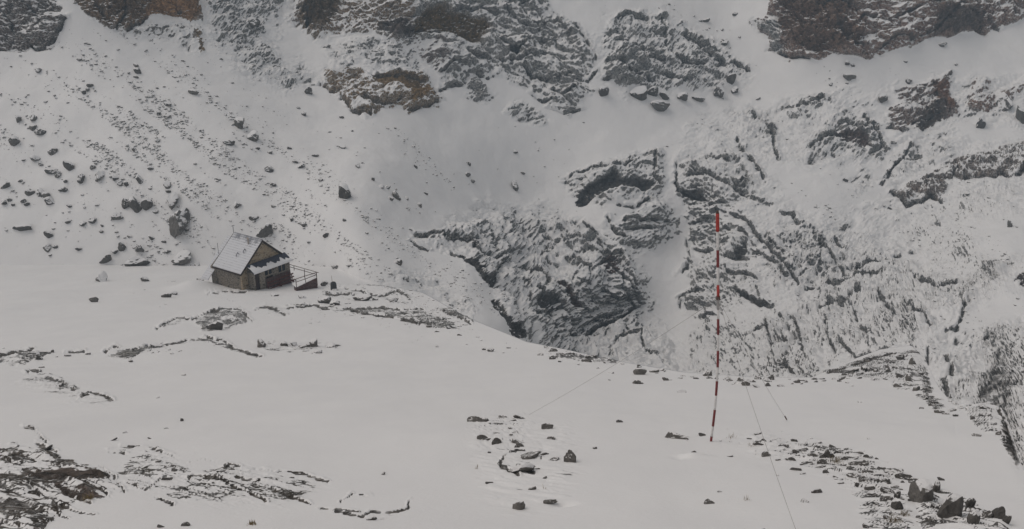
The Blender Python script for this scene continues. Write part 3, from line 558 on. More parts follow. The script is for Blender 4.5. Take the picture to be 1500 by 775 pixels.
# ------------------------------------------------------------------ mesh helpers for the things
def link(name, bm, m, parent=None, smooth=False):
    me = bpy.data.meshes.new(name); bmesh.ops.recalc_face_normals(bm, faces=bm.faces); bm.to_mesh(me); bm.free()
    if smooth: me.polygons.foreach_set('use_smooth', [True] * len(me.polygons))
    me.materials.append(m); o = bpy.data.objects.new(name, me); COL.objects.link(o)
    if parent: o.parent = parent
    return o
def thing(name, loc, rz, label, cat, group=None):
    o = bpy.data.objects.new(name, None); COL.objects.link(o); o.location = loc; o.rotation_euler = (0, 0, rz)
    o.empty_display_size = .3
    return tag(o, label, cat, group)
def poly_prism(bm, pts, ext):
    """pts: list of 3D points (planar), ext: extrusion vector"""
    a = [bm.verts.new(p) for p in pts]; b = [bm.verts.new(Vector(p) + Vector(ext)) for p in pts]; n = len(pts)
    bm.faces.new(a); bm.faces.new(b[::-1])
    for i in range(n): bm.faces.new((a[i], b[i], b[(i + 1) % n], a[(i + 1) % n]))
def box(bm, x0, x1, y0, y1, z0, z1):
    poly_prism(bm, [(x0, y0, z0), (x1, y0, z0), (x1, y1, z0), (x0, y1, z0)], (0, 0, z1 - z0))
def tube(bm, pts, r, n=8):
    pts = [Vector(p) for p in pts]; rings = []
    rs = r if isinstance(r, (list, tuple)) else [r] * len(pts)
    for i, p in enumerate(pts):
        d = (pts[min(i + 1, len(pts) - 1)] - pts[max(i - 1, 0)]).normalized()
        u = d.cross(Vector((0.31, 0.95, 0.02)) if abs(d.y) < .9 else Vector((1, 0, 0))).normalized(); v = d.cross(u)
        rings.append([bm.verts.new(p + (u * math.cos(2 * math.pi * k / n) + v * math.sin(2 * math.pi * k / n)) * rs[i]) for k in range(n)])
    for a, b in zip(rings[:-1], rings[1:]):
        for k in range(n): bm.faces.new((a[k], a[(k + 1) % n], b[(k + 1) % n], b[k]))
    bm.faces.new(rings[0][::-1]); bm.faces.new(rings[-1])

# ------------------------------------------------------------------ materials of the things
def boulder_material():
    m, n, b = mat('boulder'); L = n.links
    tc = nd(n, 'ShaderNodeTexCoord').outputs['Object']; oi = n.nodes.new('ShaderNodeObjectInfo'); geo = n.nodes.new('ShaderNodeNewGeometry')
    sc = n.nodes.new('ShaderNodeSeparateColor'); L.new(oi.outputs['Color'], sc.inputs[0])
    va = n.nodes.new('ShaderNodeVectorMath'); va.operation = 'ADD'; L.new(tc, va.inputs[0])
    cx = n.nodes.new('ShaderNodeCombineXYZ'); L.new(mathn(n, 'MULTIPLY', oi.outputs['Random'], 40.), cx.inputs[0]); L.new(cx.outputs[0], va.inputs[1])
    n1 = noise(n, va.outputs[0], 2.6, 8, .68); n2 = noise(n, va.outputs[0], 8, 5, .7)
    sx = n.nodes.new('ShaderNodeSeparateXYZ'); L.new(geo.outputs['Normal'], sx.inputs[0])
    s = mathn(n, 'ADD', sx.outputs[2], mathn(n, 'MULTIPLY', mathn(n, 'SUBTRACT', n1, .5), 1.1))
    s = mathn(n, 'SUBTRACT', s, sc.outputs[0])
    f = mapr(n, s, -.05, .08)
    hv = mixc(n, sc.outputs[1], (.105, .098, .092), (.20, .19, .175))
    v = mapr(n, n1, .3, .7, .5, 1.35, False)
    vm = n.nodes.new('ShaderNodeVectorMath'); vm.operation = 'SCALE'; L.new(hv, vm.inputs[0]); L.new(v, vm.inputs['Scale'])
    c = mixc(n, mapr(n, n2, .56, .7, 0, .4), vm.outputs[0], (.27, .265, .25))
    L.new(mixc(n, f, c, (.80, .797, .80)), b.inputs['Base Color'])
    bu = nd(n, 'ShaderNodeBump', Strength=.6, Distance=.12); L.new(n1, bu.inputs['Height']); L.new(bu.outputs[0], b.inputs['Normal'])
    return m
def plain(name, col, rough=.7, var=.25, scale=6., metal=0., bump=.2, dist=.02):
    m, n, b = mat(name); L = n.links
    tc = nd(n, 'ShaderNodeTexCoord').outputs['Object']; n1 = noise(n, tc, scale, 5, .6)
    v = mapr(n, n1, .25, .75, 1 - var, 1 + var, False)
    vm = n.nodes.new('ShaderNodeVectorMath'); vm.operation = 'SCALE'; vm.inputs[0].default_value = col; L.new(v, vm.inputs['Scale'])
    L.new(vm.outputs[0], b.inputs['Base Color']); b.inputs['Roughness'].default_value = rough; b.inputs['Metallic'].default_value = metal
    bu = nd(n, 'ShaderNodeBump', Strength=bump, Distance=dist); L.new(n1, bu.inputs['Height']); L.new(bu.outputs[0], b.inputs['Normal'])
    return m
def stonework(name, ca, cb, cm):
    m, n, b = mat(name); L = n.links
    tc = nd(n, 'ShaderNodeTexCoord').outputs['Object']
    wp = nd(n, 'ShaderNodeTexNoise', Scale=2.0, Detail=3); L.new(tc, wp.inputs['Vector'])
    vx = n.nodes.new('ShaderNodeVectorMath'); vx.operation = 'MULTIPLY_ADD'; L.new(wp.outputs['Color'], vx.inputs[0]); vx.inputs[1].default_value = (.3, .3, .3); L.new(tc, vx.inputs[2])
    mp = n.nodes.new('ShaderNodeMapping'); mp.inputs['Scale'].default_value = (2.4, 2.4, 3.6); L.new(vx.outputs[0], mp.inputs[0])
    v1 = nd(n, 'ShaderNodeTexVoronoi', Scale=1.0); v1.feature = 'F1'; L.new(mp.outputs[0], v1.inputs['Vector'])
    v2 = nd(n, 'ShaderNodeTexVoronoi', Scale=1.0); v2.feature = 'DISTANCE_TO_EDGE'; L.new(mp.outputs[0], v2.inputs['Vector'])
    sc = n.nodes.new('ShaderNodeSeparateColor'); L.new(v1.outputs['Color'], sc.inputs[0])
    c = mixc(n, sc.outputs[0], ca, cb)
    e = mapr(n, v2.outputs['Distance'], .02, .09)
    L.new(mixc(n, e, cm, c), b.inputs['Base Color'])
    bu = nd(n, 'ShaderNodeBump', Strength=.7, Distance=.05); L.new(e, bu.inputs['Height']); L.new(bu.outputs[0], b.inputs['Normal'])
    return m
def roof_snow():
    """slate courses half buried in snow; courses run along local x"""
    m, n, b = mat('snowy slates'); L = n.links
    tc = nd(n, 'ShaderNodeTexCoord').outputs['Object']
    sx = n.nodes.new('ShaderNodeSeparateXYZ'); L.new(tc, sx.inputs[0])
    n1 = noise(n, tc, 1.3, 6, .65); n2 = noise(n, tc, 6, 4, .6)
    ph = mathn(n, 'FRACT', mathn(n, 'ADD', mathn(n, 'MULTIPLY', sx.outputs[2], 4.2), mathn(n, 'MULTIPLY', n2, .25)))
    line = mapr(n, ph, .0, .22, 1, 0)
    colx = mathn(n, 'FRACT', mathn(n, 'MULTIPLY', sx.outputs[1], 2.6)); cl = mapr(n, colx, 0., .1, .6, 0)
    line = mathn(n, 'MAXIMUM', line, cl)
    hi = mapr(n, mathn(n, 'ADD', sx.outputs[2], mathn(n, 'MULTIPLY', n1, 1.2)), 6.0, 7.1, 0, .45)      # the wind has bared the slates near the ridge
    s = mathn(n, 'ADD', mathn(n, 'ADD', mathn(n, 'MULTIPLY', line, .5), hi), mathn(n, 'MULTIPLY', mathn(n, 'SUBTRACT', n1, .5), .9))
    f = mapr(n, s, .26, .60, 0, .85)
    L.new(mixc(n, f, (.66, .67, .70), (.15, .155, .18)), b.inputs['Base Color'])
    bu = nd(n, 'ShaderNodeBump', Strength=.5, Distance=.04); L.new(line, bu.inputs['Height']); L.new(bu.outputs[0], b.inputs['Normal'])
    return m
M_B = boulder_material()
M_WALL = stonework('rubble stone', (.25, .215, .175), (.09, .08, .07), (.33, .30, .26))
M_GABLE = stonework('gable stone', (.42, .33, .225), (.17, .13, .09), (.46, .40, .31))
M_ROOF = roof_snow()
M_SNOW = plain('loose snow', (.80, .80, .81), .6, .03, 3., 0, .3, .05)
M_SLATE = plain('bare slate', (.055, .057, .075), .5, .4)
M_WOOD = plain('dark wood', (.045, .03, .025), .6, .4)
M_RED = plain('red brown boards', (.13, .05, .038), .7, .5, 9.)
M_BRICK = stonework('red brown masonry', (.12, .062, .052), (.075, .045, .042), (.16, .13, .12))
M_GLASS = plain('dark window glass', (.025, .027, .032), .12, .2)
M_FRAME = plain('weathered window frame', (.36, .31, .26), .6)
M_STEEL = plain('rusty steel', (.09, .055, .045), .6, .3)
M_WIRE = plain('steel cable', (.30, .29, .285), .5, .2)
M_PR = plain('worn red paint', (.36, .045, .035), .5, .35, 14.)
M_PD = plain('dark weathered red paint', (.17, .035, .035), .6, .4, 14.)
M_PW = plain('worn white paint', (.62, .61, .60), .5, .18, 14.)
M_GREY = plain('dark grey rubber', (.06, .06, .062), .8, .3)
M_GRASS = plain('dry grass', (.24, .185, .10), .9, .4)

# ------------------------------------------------------------------ the hut
HO = Vector((-35.0, 98.82, CZ - 37.42)); YAW = .98; HW, HL, HR = 8.0, 5.67, 3.58; EZ = 2.9    # EZ: eave above the hut's foot
hut = thing('stone_hut', (HO.x, HO.y, HO.z - EZ), YAW, 'small stone mountain hut with a snow-covered gable roof and a porch, the only building', 'hut')
bm = bmesh.new()   # four walls in one shell, gable ends included
x0, x1, y0, y1 = .35, HW - .35, .3, HL - .25
g = lambda y: [(x0, y, -1.6), (x1, y, -1.6), (x1, y, EZ + .18), (HW / 2, y, EZ + HR - .16), (x0, y, EZ + .18)]
poly_prism(bm, g(y0 + .35), (0, y1 - y0 - .35, 0)); wall = link('wall', bm, M_WALL, hut)
bm = bmesh.new(); poly_prism(bm, [(x0, y0 + .02, EZ - 3.), (x1, y0 + .02, EZ - 3.), (x1, y0 + .02, EZ + .18), (HW / 2, y0 + .02, EZ + HR - .16), (x0, y0 + .02, EZ + .18)], (0, .33, 0)); link('gable_wall', bm, M_GABLE, hut)
def slope(bm, xa, za, xb, zb, ya, yb, th, nx=1, ny=1, rag=0.):
    """a slab from (xa,za) to (xb,zb) between ya and yb"""
    v = {}
    for i in range(nx + 1):
        for j in range(ny + 1):
            t, u = i / nx, j / ny; j0 = (random.random() - .5) * rag if j in (0, ny) else 0; i0 = (random.random() - .5) * rag if i in (0, nx) else 0
            X = xa + (xb - xa) * t + i0; Y = ya + (yb - ya) * u + j0; Z = za + (zb - za) * t + (random.random() - .5) * rag * .3
            v[i, j, 0] = bm.verts.new((X, Y, Z)); v[i, j, 1] = bm.verts.new((X, Y, Z + th * (1 + (random.random() - .5) * min(rag * 3, .8))))
    for i in range(nx):
        for j in range(ny):
            for k in (0, 1): bm.faces.new((v[i, j, k], v[i + 1, j, k], v[i + 1, j + 1, k], v[i, j + 1, k]))
    for i in range(nx):
        for j in (0, ny): bm.faces.new((v[i, j, 0], v[i + 1, j, 0], v[i + 1, j, 1], v[i, j, 1]))
    for j in range(ny):
        for i in (0, nx): bm.faces.new((v[i, j, 0], v[i, j + 1, 0], v[i, j + 1, 1], v[i, j, 1]))
bm = bmesh.new()
sl_h = HR / (HW / 2)
slope(bm, -.0, EZ - .0, HW / 2 + .05, EZ + HR + .045, 0, HL, .13); slope(bm, HW / 2 - .05, EZ + HR + .045, HW, EZ, 0.003, HL - .003, .13)
roof = link('roof', bm, M_ROOF, hut)
bm = bmesh.new()
for a, b_ in ((0, HW / 2), (HW, HW / 2)): poly_prism(bm, [(a, -.06, EZ - .16), (b_, -.06, EZ + HR - .16), (b_, -.06, EZ + HR + .10), (a, -.06, EZ + .10)], (0, .055, 0))
link('verge_board', bm, M_WOOD, roof)
bm = bmesh.new()
for a, b_ in ((-.02, HW / 2), (HW, HW / 2)): poly_prism(bm, [(a, HL + .005, EZ - .25), (b_, HL + .005, EZ + HR - .22), (b_, HL + .005, EZ + HR + .15), (a, HL + .005, EZ + .12)], (0, .06, 0))
link('verge_board', bm, M_WOOD, roof)
bm = bmesh.new(); box(bm, -.07, -.005, -.04, HL, EZ - .12, EZ + .1); link('eave_board', bm, M_WOOD, roof)
for px_, py_ in ((1.95, 2.5), (2.5, 1.7)):    # two small hooks standing out of the snow on the roof
    z = EZ + px_ * sl_h + .12; bm = bmesh.new(); tube(bm, [(px_, py_, z), (px_ - .1, py_, z + .22), (px_ - .4, py_, z - .06), (px_ - .42, py_, z - .25)], .055, 6); link('roof_hook', bm, M_SLATE, roof)
bm = bmesh.new(); z = EZ + 3.2 * sl_h; tube(bm, [(3.2, 1.9, z), (3.2, 1.9, z + .85)], .08, 8); tube(bm, [(3.2, 1.75, z + .8), (3.2, 2.05, z + .95)], .09, 8); link('flue_pipe', bm, M_FRAME, roof)
bm = bmesh.new(); tube(bm, [(HW / 2, HL + .1, EZ + HR - .6), (HW / 2, HL + .1, EZ + HR + 1.1)], .035, 6); tube(bm, [(HW / 2 - .25, HL + .1, EZ + HR + 1.05), (HW / 2 + .25, HL + .1, EZ + HR + 1.05)], .03, 6); link('antenna', bm, M_SLATE, roof)
bm = bmesh.new(); tube(bm, [(1.9, HL + 1.0, EZ + 1.0), (1.9, HL + 1.0, EZ + 2.6)], .028, 6); link('aerial_mast', bm, M_SLATE, roof)
# lower lean-to behind the far gable
bm = bmesh.new(); poly_prism(bm, [(.3, HL - .2, -1), (HW - .3, HL - .2, -1), (HW - .3, HL - .2, EZ - .2), (HW / 2, HL - .2, EZ + HR - 1.0), (.3, HL - .2, EZ - .2)], (0, 1.1, 0)); link('rear_wall', bm, M_WALL, hut)
bm = bmesh.new(); slope(bm, -.9, EZ - 1.7, HW / 2 + .03, EZ + HR - .75, HL + .07, HL + 1.5, .13); slope(bm, HW / 2 - .03, EZ + HR - .75, HW, EZ - .7, HL + .073, HL + 1.497, .13); link('rear_roof', bm, M_ROOF, hut)
# porch
AX0, AX1, AY = 1.25, 7.25, -1.02
def wallpart(bm, xa, xb, za, zb): box(bm, xa, xb, AY, AY + .28, za, zb)
bm = bmesh.new(); T = EZ - .02
for xa, xb, za, zb in ((AX0, 1.4, -1, T), (2.1, 3.0, -1, T), (3.0, 4.35, EZ - 1.05, EZ - .98), (4.35, 5.25, EZ - 1.3, T), (5.25, 6.6, EZ - 1.3, EZ - 1.23), (6.6, AX1, EZ - 1.3, T), (1.4, 2.1, T - .12, T), (3.0, 4.35, T - .1, T), (5.25, 6.6, T - .1, T)): wallpart(bm, xa, xb, za, zb)
box(bm, AX0, AX0 + .25, AY + .281, y0, -1, T); box(bm, AX1 - .25, AX1, AY + .281, y0, -1, T); link('porch_wall', bm, M_WALL, hut)
bm = bmesh.new(); box(bm, 3.0, AX1 - .002, AY - .03, AY + .2, -1.0, EZ - 1.33); link('porch_plinth', bm, M_BRICK, hut)
bm = bmesh.new()
for k in range(3): box(bm, 2.9, AX1 + .1, AY - .45 - .10 * (2 - k), AY - .38 - .10 * (2 - k), EZ - 2.65 + k * .42, EZ - 2.50 + k * .42)
for xx in (3.0, 5.0, 7.1): box(bm, xx, xx + .1, AY - .66, AY - .04, EZ - 2.9, EZ - 2.66); box(bm, xx, xx + .1, AY - .377, AY - .28, EZ - 2.655, EZ - 1.7)
link('slatted_bench', bm, M_RED, hut)
bm = bmesh.new(); box(bm, 1.4, 2.1, AY + .1, AY + .16, .05, T - .13); dr = link('door', bm, M_WOOD, hut)
bm = bmesh.new(); box(bm, 1.98, 2.04, AY + .02, AY + .098, 1.3, 1.42); link('handle', bm, M_STEEL, dr)
for xa, xb, za in ((3.0, 4.35, EZ - .97), (5.25, 6.6, EZ - 1.22)):
    bm = bmesh.new(); box(bm, xa, xb, AY + .14, AY + .17, za, T - .1); wd = link('window', bm, M_GLASS, hut)
    bm = bmesh.new()
    for a, b_, c, d in ((xa, xa + .08, za, T - .1), (xb - .08, xb, za, T - .1), (xa + .08, xb - .08, za, za + .08), (xa + .08, xb - .08, T - .18, T - .1), ((xa + xb) / 2 - .04, (xa + xb) / 2 + .04, za + .08, T - .18)): box(bm, a, b_, AY + .08, AY + .135, c, d)
    link('frame', bm, M_FRAME, wd)
# porch roof: dark slates, snow lying along its lower half
def pr(u, k): return (u, .05 - k * 1.42, EZ + .86 - k * .86)
bm = bmesh.new(); poly_prism(bm, [pr(1.0, 0), pr(7.5, 0), pr(7.5, 1), pr(1.0, 1)], (0, 0, .1)); proof = link('porch_roof', bm, M_SLATE, hut)
bm = bmesh.new(); us = np.linspace(1.0, 7.5, 40); lo = []; hi = []
for i, u in enumerate(us):
    k = .60 + .10 * math.sin(i * .53 + 1) + .09 * math.sin(i * 1.37) + .06 * random.uniform(-1, 1) + (-.45 if i < 6 else 0) + (-.1 if 18 < i < 22 or 30 < i < 33 else 0); k = max(.02, k); hi.append(k)
top = [bm.verts.new(Vector(pr(u, k)) + Vector((0, 0, .13))) for u, k in zip(us, hi)]
mid = [bm.verts.new(Vector(pr(u, (k + 1.0) / 2)) + Vector((0, 0, .22 + .03 * math.sin(u * 7)))) for u, k in zip(us, hi)]
bot = [bm.verts.new(Vector(pr(u, 1.02)) + Vector((0, 0, .2))) for u in us]
low = [bm.verts.new(Vector(pr(u, 1.03)) + Vector((0, 0, .03))) for u in us]
for A, B in ((top, mid), (mid, bot), (bot, low)):
    for i in range(len(us) - 1): bm.faces.new((A[i], A[i + 1], B[i + 1], B[i]))
link('porch_snow', bm, M_SNOW, proof, True)

# ------------------------------------------------------------------ steps with a railing right of the hut
def W(px, py, D): return Vector([float(v) for v in at(px, py, D)])
g0 = W(426, 422, 98.6)
st = thing('terrace_steps', g0, 0, 'red-brown masonry ramp with a thin metal railing beside the hut', 'steps')
def rel(v): return v - g0
A_, B_, C_, D_ = W(434, 421.5, 99.0), W(464, 407, 101.0), W(465.5, 419.5, 101.0), W(440, 423.5, 99.4)
C_.z -= 1.2; D_.z -= 1.2; A2 = A_.copy(); A2.z -= 1.0
bm = bmesh.new(); poly_prism(bm, [rel(A_), rel(B_), rel(C_), rel(D_), rel(A2)], (-.5, .75, 0)); link('ramp_wall', bm, M_BRICK, st)
bm = bmesh.new(); poly_prism(bm, [rel(A_) + Vector((0, -.03, .02)), rel(B_) + Vector((0, -.03, .02)), rel(B_) + Vector((0, -.03, .12)), rel(A_) + Vector((0, -.03, .08))], (-.9, 1.3, 0)); link('ramp_snow', bm, M_SNOW, st)
rail = thing('metal_railing', W(463, 400, 101.0), 0, 'thin dark railing running from the hut porch out and back down the ramp', 'railing')
ro = W(463, 400, 101.0)
def tb(name, pts, r=.045):
    bm = bmesh.new(); tube(bm, [p - ro for p in pts], r, 6); return link(name, bm, M_STEEL, rail)
tb('post', [W(463.3, 399, 101.0), W(465, 418, 101.0)], .06)
tb('post', [W(433, 408.5, 98.9), W(434.5, 421, 98.9)], .055); tb('post', [W(446, 403.5, 99.9), W(448, 414, 99.9)], .05)
tb('post', [W(430.5, 389.5, 104.2), W(431, 396, 104.2)], .05); tb('post', [W(446, 394.5, 102.6), W(446.3, 404, 102.6)], .05)
tb('rail', [W(433, 408.8, 98.9), W(463.3, 399.2, 101.0)]); tb('rail', [W(433.5, 413.5, 98.9), W(463.6, 402.6, 101.0)])
tb('rail', [W(420, 386.2, 105.2), W(466.5, 399.4, 101.0)]); tb('rail', [W(420, 389.6, 105.2), W(463, 402, 101.0)])
# dark drum with a thin rod, right of the steps
gp = Vector([float(v) for v in ground(489, 425)])
sk = thing('rod_marker', gp, 0, 'dark squat drum with a thin upright rod, right of the hut railing', 'marker')
bm = bmesh.new(); tube(bm, [(0, 0, -.3), (0, 0, .2), (0, 0, .85), (0, 0, 1.02), (0, 0, 1.1)], [.40, .41, .38, .3, .14], 14); link('drum', bm, M_GREY, sk, True)
bm = bmesh.new(); tube(bm, [(-.12, 0, 1.0), (-.18, 0, 1.95)], .03, 6); link('rod', bm, M_FRAME, sk)

# ------------------------------------------------------------------ the red and white snow pole
PD = float(near_D(648.0)); print('pole at', PD)
cl = [(1051.0, 312), (1051.4, 360), (1051.8, 410), (1052.0, 438), (1052.0, 500), (1051.3, 540), (1049.6, 570), (1047.2, 600), (1044.3, 625), (1041.0, 650), (1038, 668)]
def cx_(y): return float(np.interp(y, [c[1] for c in cl], [c[0] for c in cl]))
ys = np.arange(300, 700, 1.0); xsm = np.array([cx_(y) for y in ys]); kk = np.exp(-.5 * (np.arange(-12, 13) / 6.) ** 2); kk /= kk.sum(); xsm = np.convolve(np.pad(xsm, 12, 'edge'), kk, 'valid')
def pp(y): return W(float(np.interp(y, ys, xsm)), y, PD)
base = pp(660)
pole = thing('snow_pole', base, 0, 'tall slightly bent pole painted in red and white bands, held by thin guy wires', 'pole')
bands = [(312.5,339,'r'),(339,366,'w'),(366,391.5,'d'),(391.5,417,'w'),(417,434.5,'r'),(434.5,453,'g'),(453,467,'w'),(467,490,'d'),(490,513.5,'w'),(513.5,537.5,'d'),(537.5,558,'w'),(558,579,'d'),(579,600,'w'),(600,624,'d'),(624,639,'w'),(639,668,'d')]
for i, (a, b_, c) in enumerate(bands):
    bm = bmesh.new(); rr = .033 if a > 436 else .037
    if a < 314: rr = .046
    n_ = max(2, int((b_ - a) / 5)); tube(bm, [pp(y) - base for y in np.linspace(a, b_, n_ + 1)], rr + .0015 * (i % 2), 12)
    link({'r': 'red_band', 'd': 'red_band', 'w': 'white_band', 'g': 'bare_band'}[c], bm, {'r': M_PR, 'd': M_PD, 'w': M_PW, 'g': M_WIRE}[c], pole, True)
bm = bmesh.new(); tube(bm, [pp(434) - base, pp(439) - base], .055, 12); link('collar', bm, M_STEEL, pole, True)
bm = bmesh.new(); tube(bm, [pp(308.5) - base, pp(312.4) - base], [.025, .046], 12); link('cap', bm, M_STEEL, pole, True)
top_ = pp(437)
def wire(px, py, r=.005, name='guy_wire', tb_=False):
    gnd = Vector([float(v) for v in ground(px, py)])
    bm = bmesh.new(); d = top_ - gnd
    pts = [gnd + d * t - Vector((0, 0, 1)) * (.10 * 4 * t * (1 - t)) - base for t in np.linspace(0, 1, 14)]
    tube(bm, pts, r, 5); o = link(name, bm, M_WIRE, pole)
    if tb_:
        bm = bmesh.new(); tube(bm, [pts[0] + (pts[13] - pts[0]) * .012, pts[0] + (pts[13] - pts[0]) * .045], .022, 6); link('turnbuckle', bm, M_STEEL, o)
wire(775, 608); wire(1153, 619, .0045, tb_=True)
gn = Vector([float(v) for v in ground(1178, 800)]); wire(1173, 798, .0045)

# ------------------------------------------------------------------ rocks
def rock_mesh(seed, sub=3, flat=1.0):
    r = random.Random(seed); bm = bmesh.new(); bmesh.ops.create_icosphere(bm, subdivisions=sub, radius=1)
    pl = [(Vector((r.gauss(0, 1), r.gauss(0, 1), r.gauss(0, .8))).normalized(), r.uniform(.45, .92)) for _ in range(r.randint(10, 14))]
    co = np.array([v.co[:] for v in bm.verts]); nn = fbm(co * 1.7 + seed * 3.1, 3, seed) * .10
    for v, q in zip(bm.verts, nn):
        d = v.co.normalized(); k = 1.15
        for n_, h in pl:
            dt = d.dot(n_)
            if dt > .05: k = min(k, h / dt)
        v.co = d * (k + q)
    mx = max(max(abs(v.co.x) for v in bm.verts), .1)
    for v in bm.verts: v.co /= mx
    me = bpy.data.meshes.new('boulder'); bm.to_mesh(me); bm.free(); me.materials.append(M_B); return me
def slab_mesh(seed):
    r = random.Random(seed + 500); bm = bmesh.new(); bmesh.ops.create_icosphere(bm, subdivisions=3, radius=1)
    pl = [(Vector((r.gauss(0, 1), r.gauss(0, 1), r.gauss(0, .25))).normalized(), r.uniform(.5, .9)) for _ in range(6)] + [(Vector((r.uniform(-.25, .25), r.uniform(-.25, .25), 1)).normalized(), r.uniform(.28, .42)), (Vector((0, 0, -1)), .4)]
    co = np.array([v.co[:] for v in bm.verts]); nn = fbm(co * 2.2 + seed * 3.1, 3, seed) * .07
    for v, q in zip(bm.verts, nn):
        d = v.co.normalized(); k = 1.1
        for n_, h in pl:
            dt = d.dot(n_)
            if dt > .03: k = min(k, h / dt)
        v.co = d * (k + q)
    mx = max(abs(v.co.x) for v in bm.verts)
    for v in bm.verts: v.co /= mx
    me = bpy.data.meshes.new('slab'); bm.to_mesh(me); bm.free(); me.materials.append(M_B); return me
BM = [rock_mesh(s) for s in range(14)]; SM = [slab_mesh(s) for s in range(10)]
rr_ = random.Random(3); PUTS = []
def put(px, py, wpx, hpx, label, group, kind='b', name='boulder', cat='boulder', snow=None, tone=None, tilt=None, seed=None):
    c_ = crest(px); yb = py + hpx * .5
    if px > 540 and c_ - 14 < yb < c_ + 3: yb = c_ + 3
    g_ = Vector([float(v) for v in ground(px, yb)]); s = (g_ - Vector((0, 0, CZ))).length / F
    near_ = py > crest(px)
    i = seed if seed is not None else rr_.randrange(100)
    me = (BM if kind == 'b' else SM)[i % (14 if kind == 'b' else 10)]
    o = bpy.data.objects.new(name, me); COL.objects.link(o)
    rx = wpx / 2 * s * 1.08; rz = hpx * s * (.62 if kind == 'b' else .8)
    if kind == 'b':
        ry = (rx + rz) / 2 * rr_.uniform(.7, 1.0)
        o.scale = (rx, ry, max(rz, rx * .35) * (1.15 if py > 530 else 1)); o.location = g_ + Vector((0, 0, rz * (.2 if py > 530 else .38)))
        o.rotation_euler = (rr_.uniform(-.35, .35), rr_.uniform(-.3, .3), rr_.choice([0, math.pi]) + rr_.uniform(-.3, .3))
    else:
        tz = math.atan2(hpx, wpx)
        o.scale = (rx, rx * rr_.uniform(.5, .8), rx * rr_.uniform(.35, .6) if hpx < wpx * .6 else rx * .7)
        o.location = g_ + Vector((0, 0, -rx * .10 + hpx * s * .15))
        snow = rr_.uniform(.72, 1.05) if snow is None or snow > .5 else snow
        o.rotation_euler = (rr_.uniform(.25, .95), (tilt if tilt is not None else rr_.uniform(-.35, .5)), rr_.uniform(-.6, .6) + rr_.choice([0, math.pi]))
    o.color = (snow if snow is not None else rr_.uniform(.15, .6), tone if tone is not None else rr_.uniform(0, .7), 0, 1)
    PUTS.append((o, px, py, wpx, hpx))
    return tag(o, label, cat, group)

# each line: px, py, width, height (photo pixels) and, for the ones that stand out, what singles them out
SLOPE = 'boulders scattered over the snowy slope above the hut'
HERO = [(503,277,21,20,'round snow-capped boulder standing alone on open snow above and right of the hut'),(388,334,27,19,'large dark boulder directly above the hut roof'),
 (200,382,32,17,'pair-like dark boulder at the foot of the slope left of the hut'),(266,374,28,13,'long dark low boulder in the gravel just left of the hut roof'),(149,397,15,13,'snow-faced wedge boulder, lowest one left of the hut foot'),
 (155,378,18,11,'small slanted boulder just above the lowest wedge boulder left of the hut'),(213,401,10,8,'little pyramid rock below the pair-like dark boulder'),(263,315,25,26,'big streaked boulder with snow on its left side, above the long low boulder'),
 (253,290,18,15,'dark oval boulder immediately above the big streaked boulder'),(185,294,15,14,'rounded dark boulder, left end of the row of three on the left slope'),(217,298,16,14,'dark boulder at the right end of the row of three on the left slope'),
 (200,297,17,15,'snow-covered boulder in the middle of the row of three on the left slope'),(172,316,15,11,'snow-topped boulder just below the row of three on the left slope'),(352,180,15,17,'tall pale boulder high on the slope, upper one of a leaning pair'),
 (370,198,17,14,'dark-faced boulder high on the slope, lower one of a leaning pair'),(337,210,17,7,'flat dark boulder just left of and below the leaning pair'),(442,242,13,9,'dark boulder at the lower end of a short string on the right of the slope'),
 (399,269,11,5,'flat dark stone below the upper right string of stones'),(285,136,15,7,'long thin stone alone on the smooth snow below the orange cliff'),(247,150,11,8,'snow-capped stone in the upper middle of the gravel slope'),
 (60,193,15,8,'dark-bottomed boulder at the far left above the upper boulder cluster'),(23,205,13,12,'knobbly snow-plastered boulder near the left edge of the photo'),(478,341,10,10,'round dark stone halfway between the hut and the gorge'),
 (446,328,8,9,'snow-capped stone up and to the left of the round dark stone'),(581,285,11,11,'pale boulder touching a smaller one on the open snow right of the slope'),(573,290,9,8,'smaller stone at the left foot of the pale boulder on open snow'),
 (754,268,9,11,'lone standing stone in the middle of the wide snow gully'),(685,254,9,6,'dark stone in the gully, middle of three in a line'),(369,36,18,11,'snow-covered boulder on the stippled slope under the top edge'),
 (698,134,1,1,None),(453,133,11,12,'snow-covered boulder at the foot of the stippled slope'),(967,153,30,13,'long dark boulder lying lowest under the snow-streaked slabs'),(998,140,16,12,'blocky dark boulder right of and above the long dark one under the slabs'),
 (938,134,26,18,'large angular boulder at the left end of the row under the slabs'),(1052,128,15,20,'upright oval boulder under the right part of the snow-streaked slabs'),(884,131,14,16,'tall dark boulder in the snow chute beside the humped crag'),
 (1070,114,14,18,'dark knob beside the upright oval boulder'),(1061,60,11,7,'dark stone on the smooth snow between the slabs and the top right cliff'),(1034,28,10,7,'snowy stone highest on the smooth snow under the top edge'),
 (1244,109,16,8,'flat tilted stone below the bottom edge of the top right cliff'),(1331,118,9,7,'dark stone on the snow above the split brown crag'),(1436,175,11,20,'hanging narrow dark rock under the pointed reddish crag')]
for a in HERO:
    if a[4]: put(*a[:4], a[4], SLOPE if a[0] < 700 else 'boulders lying below the high crags')
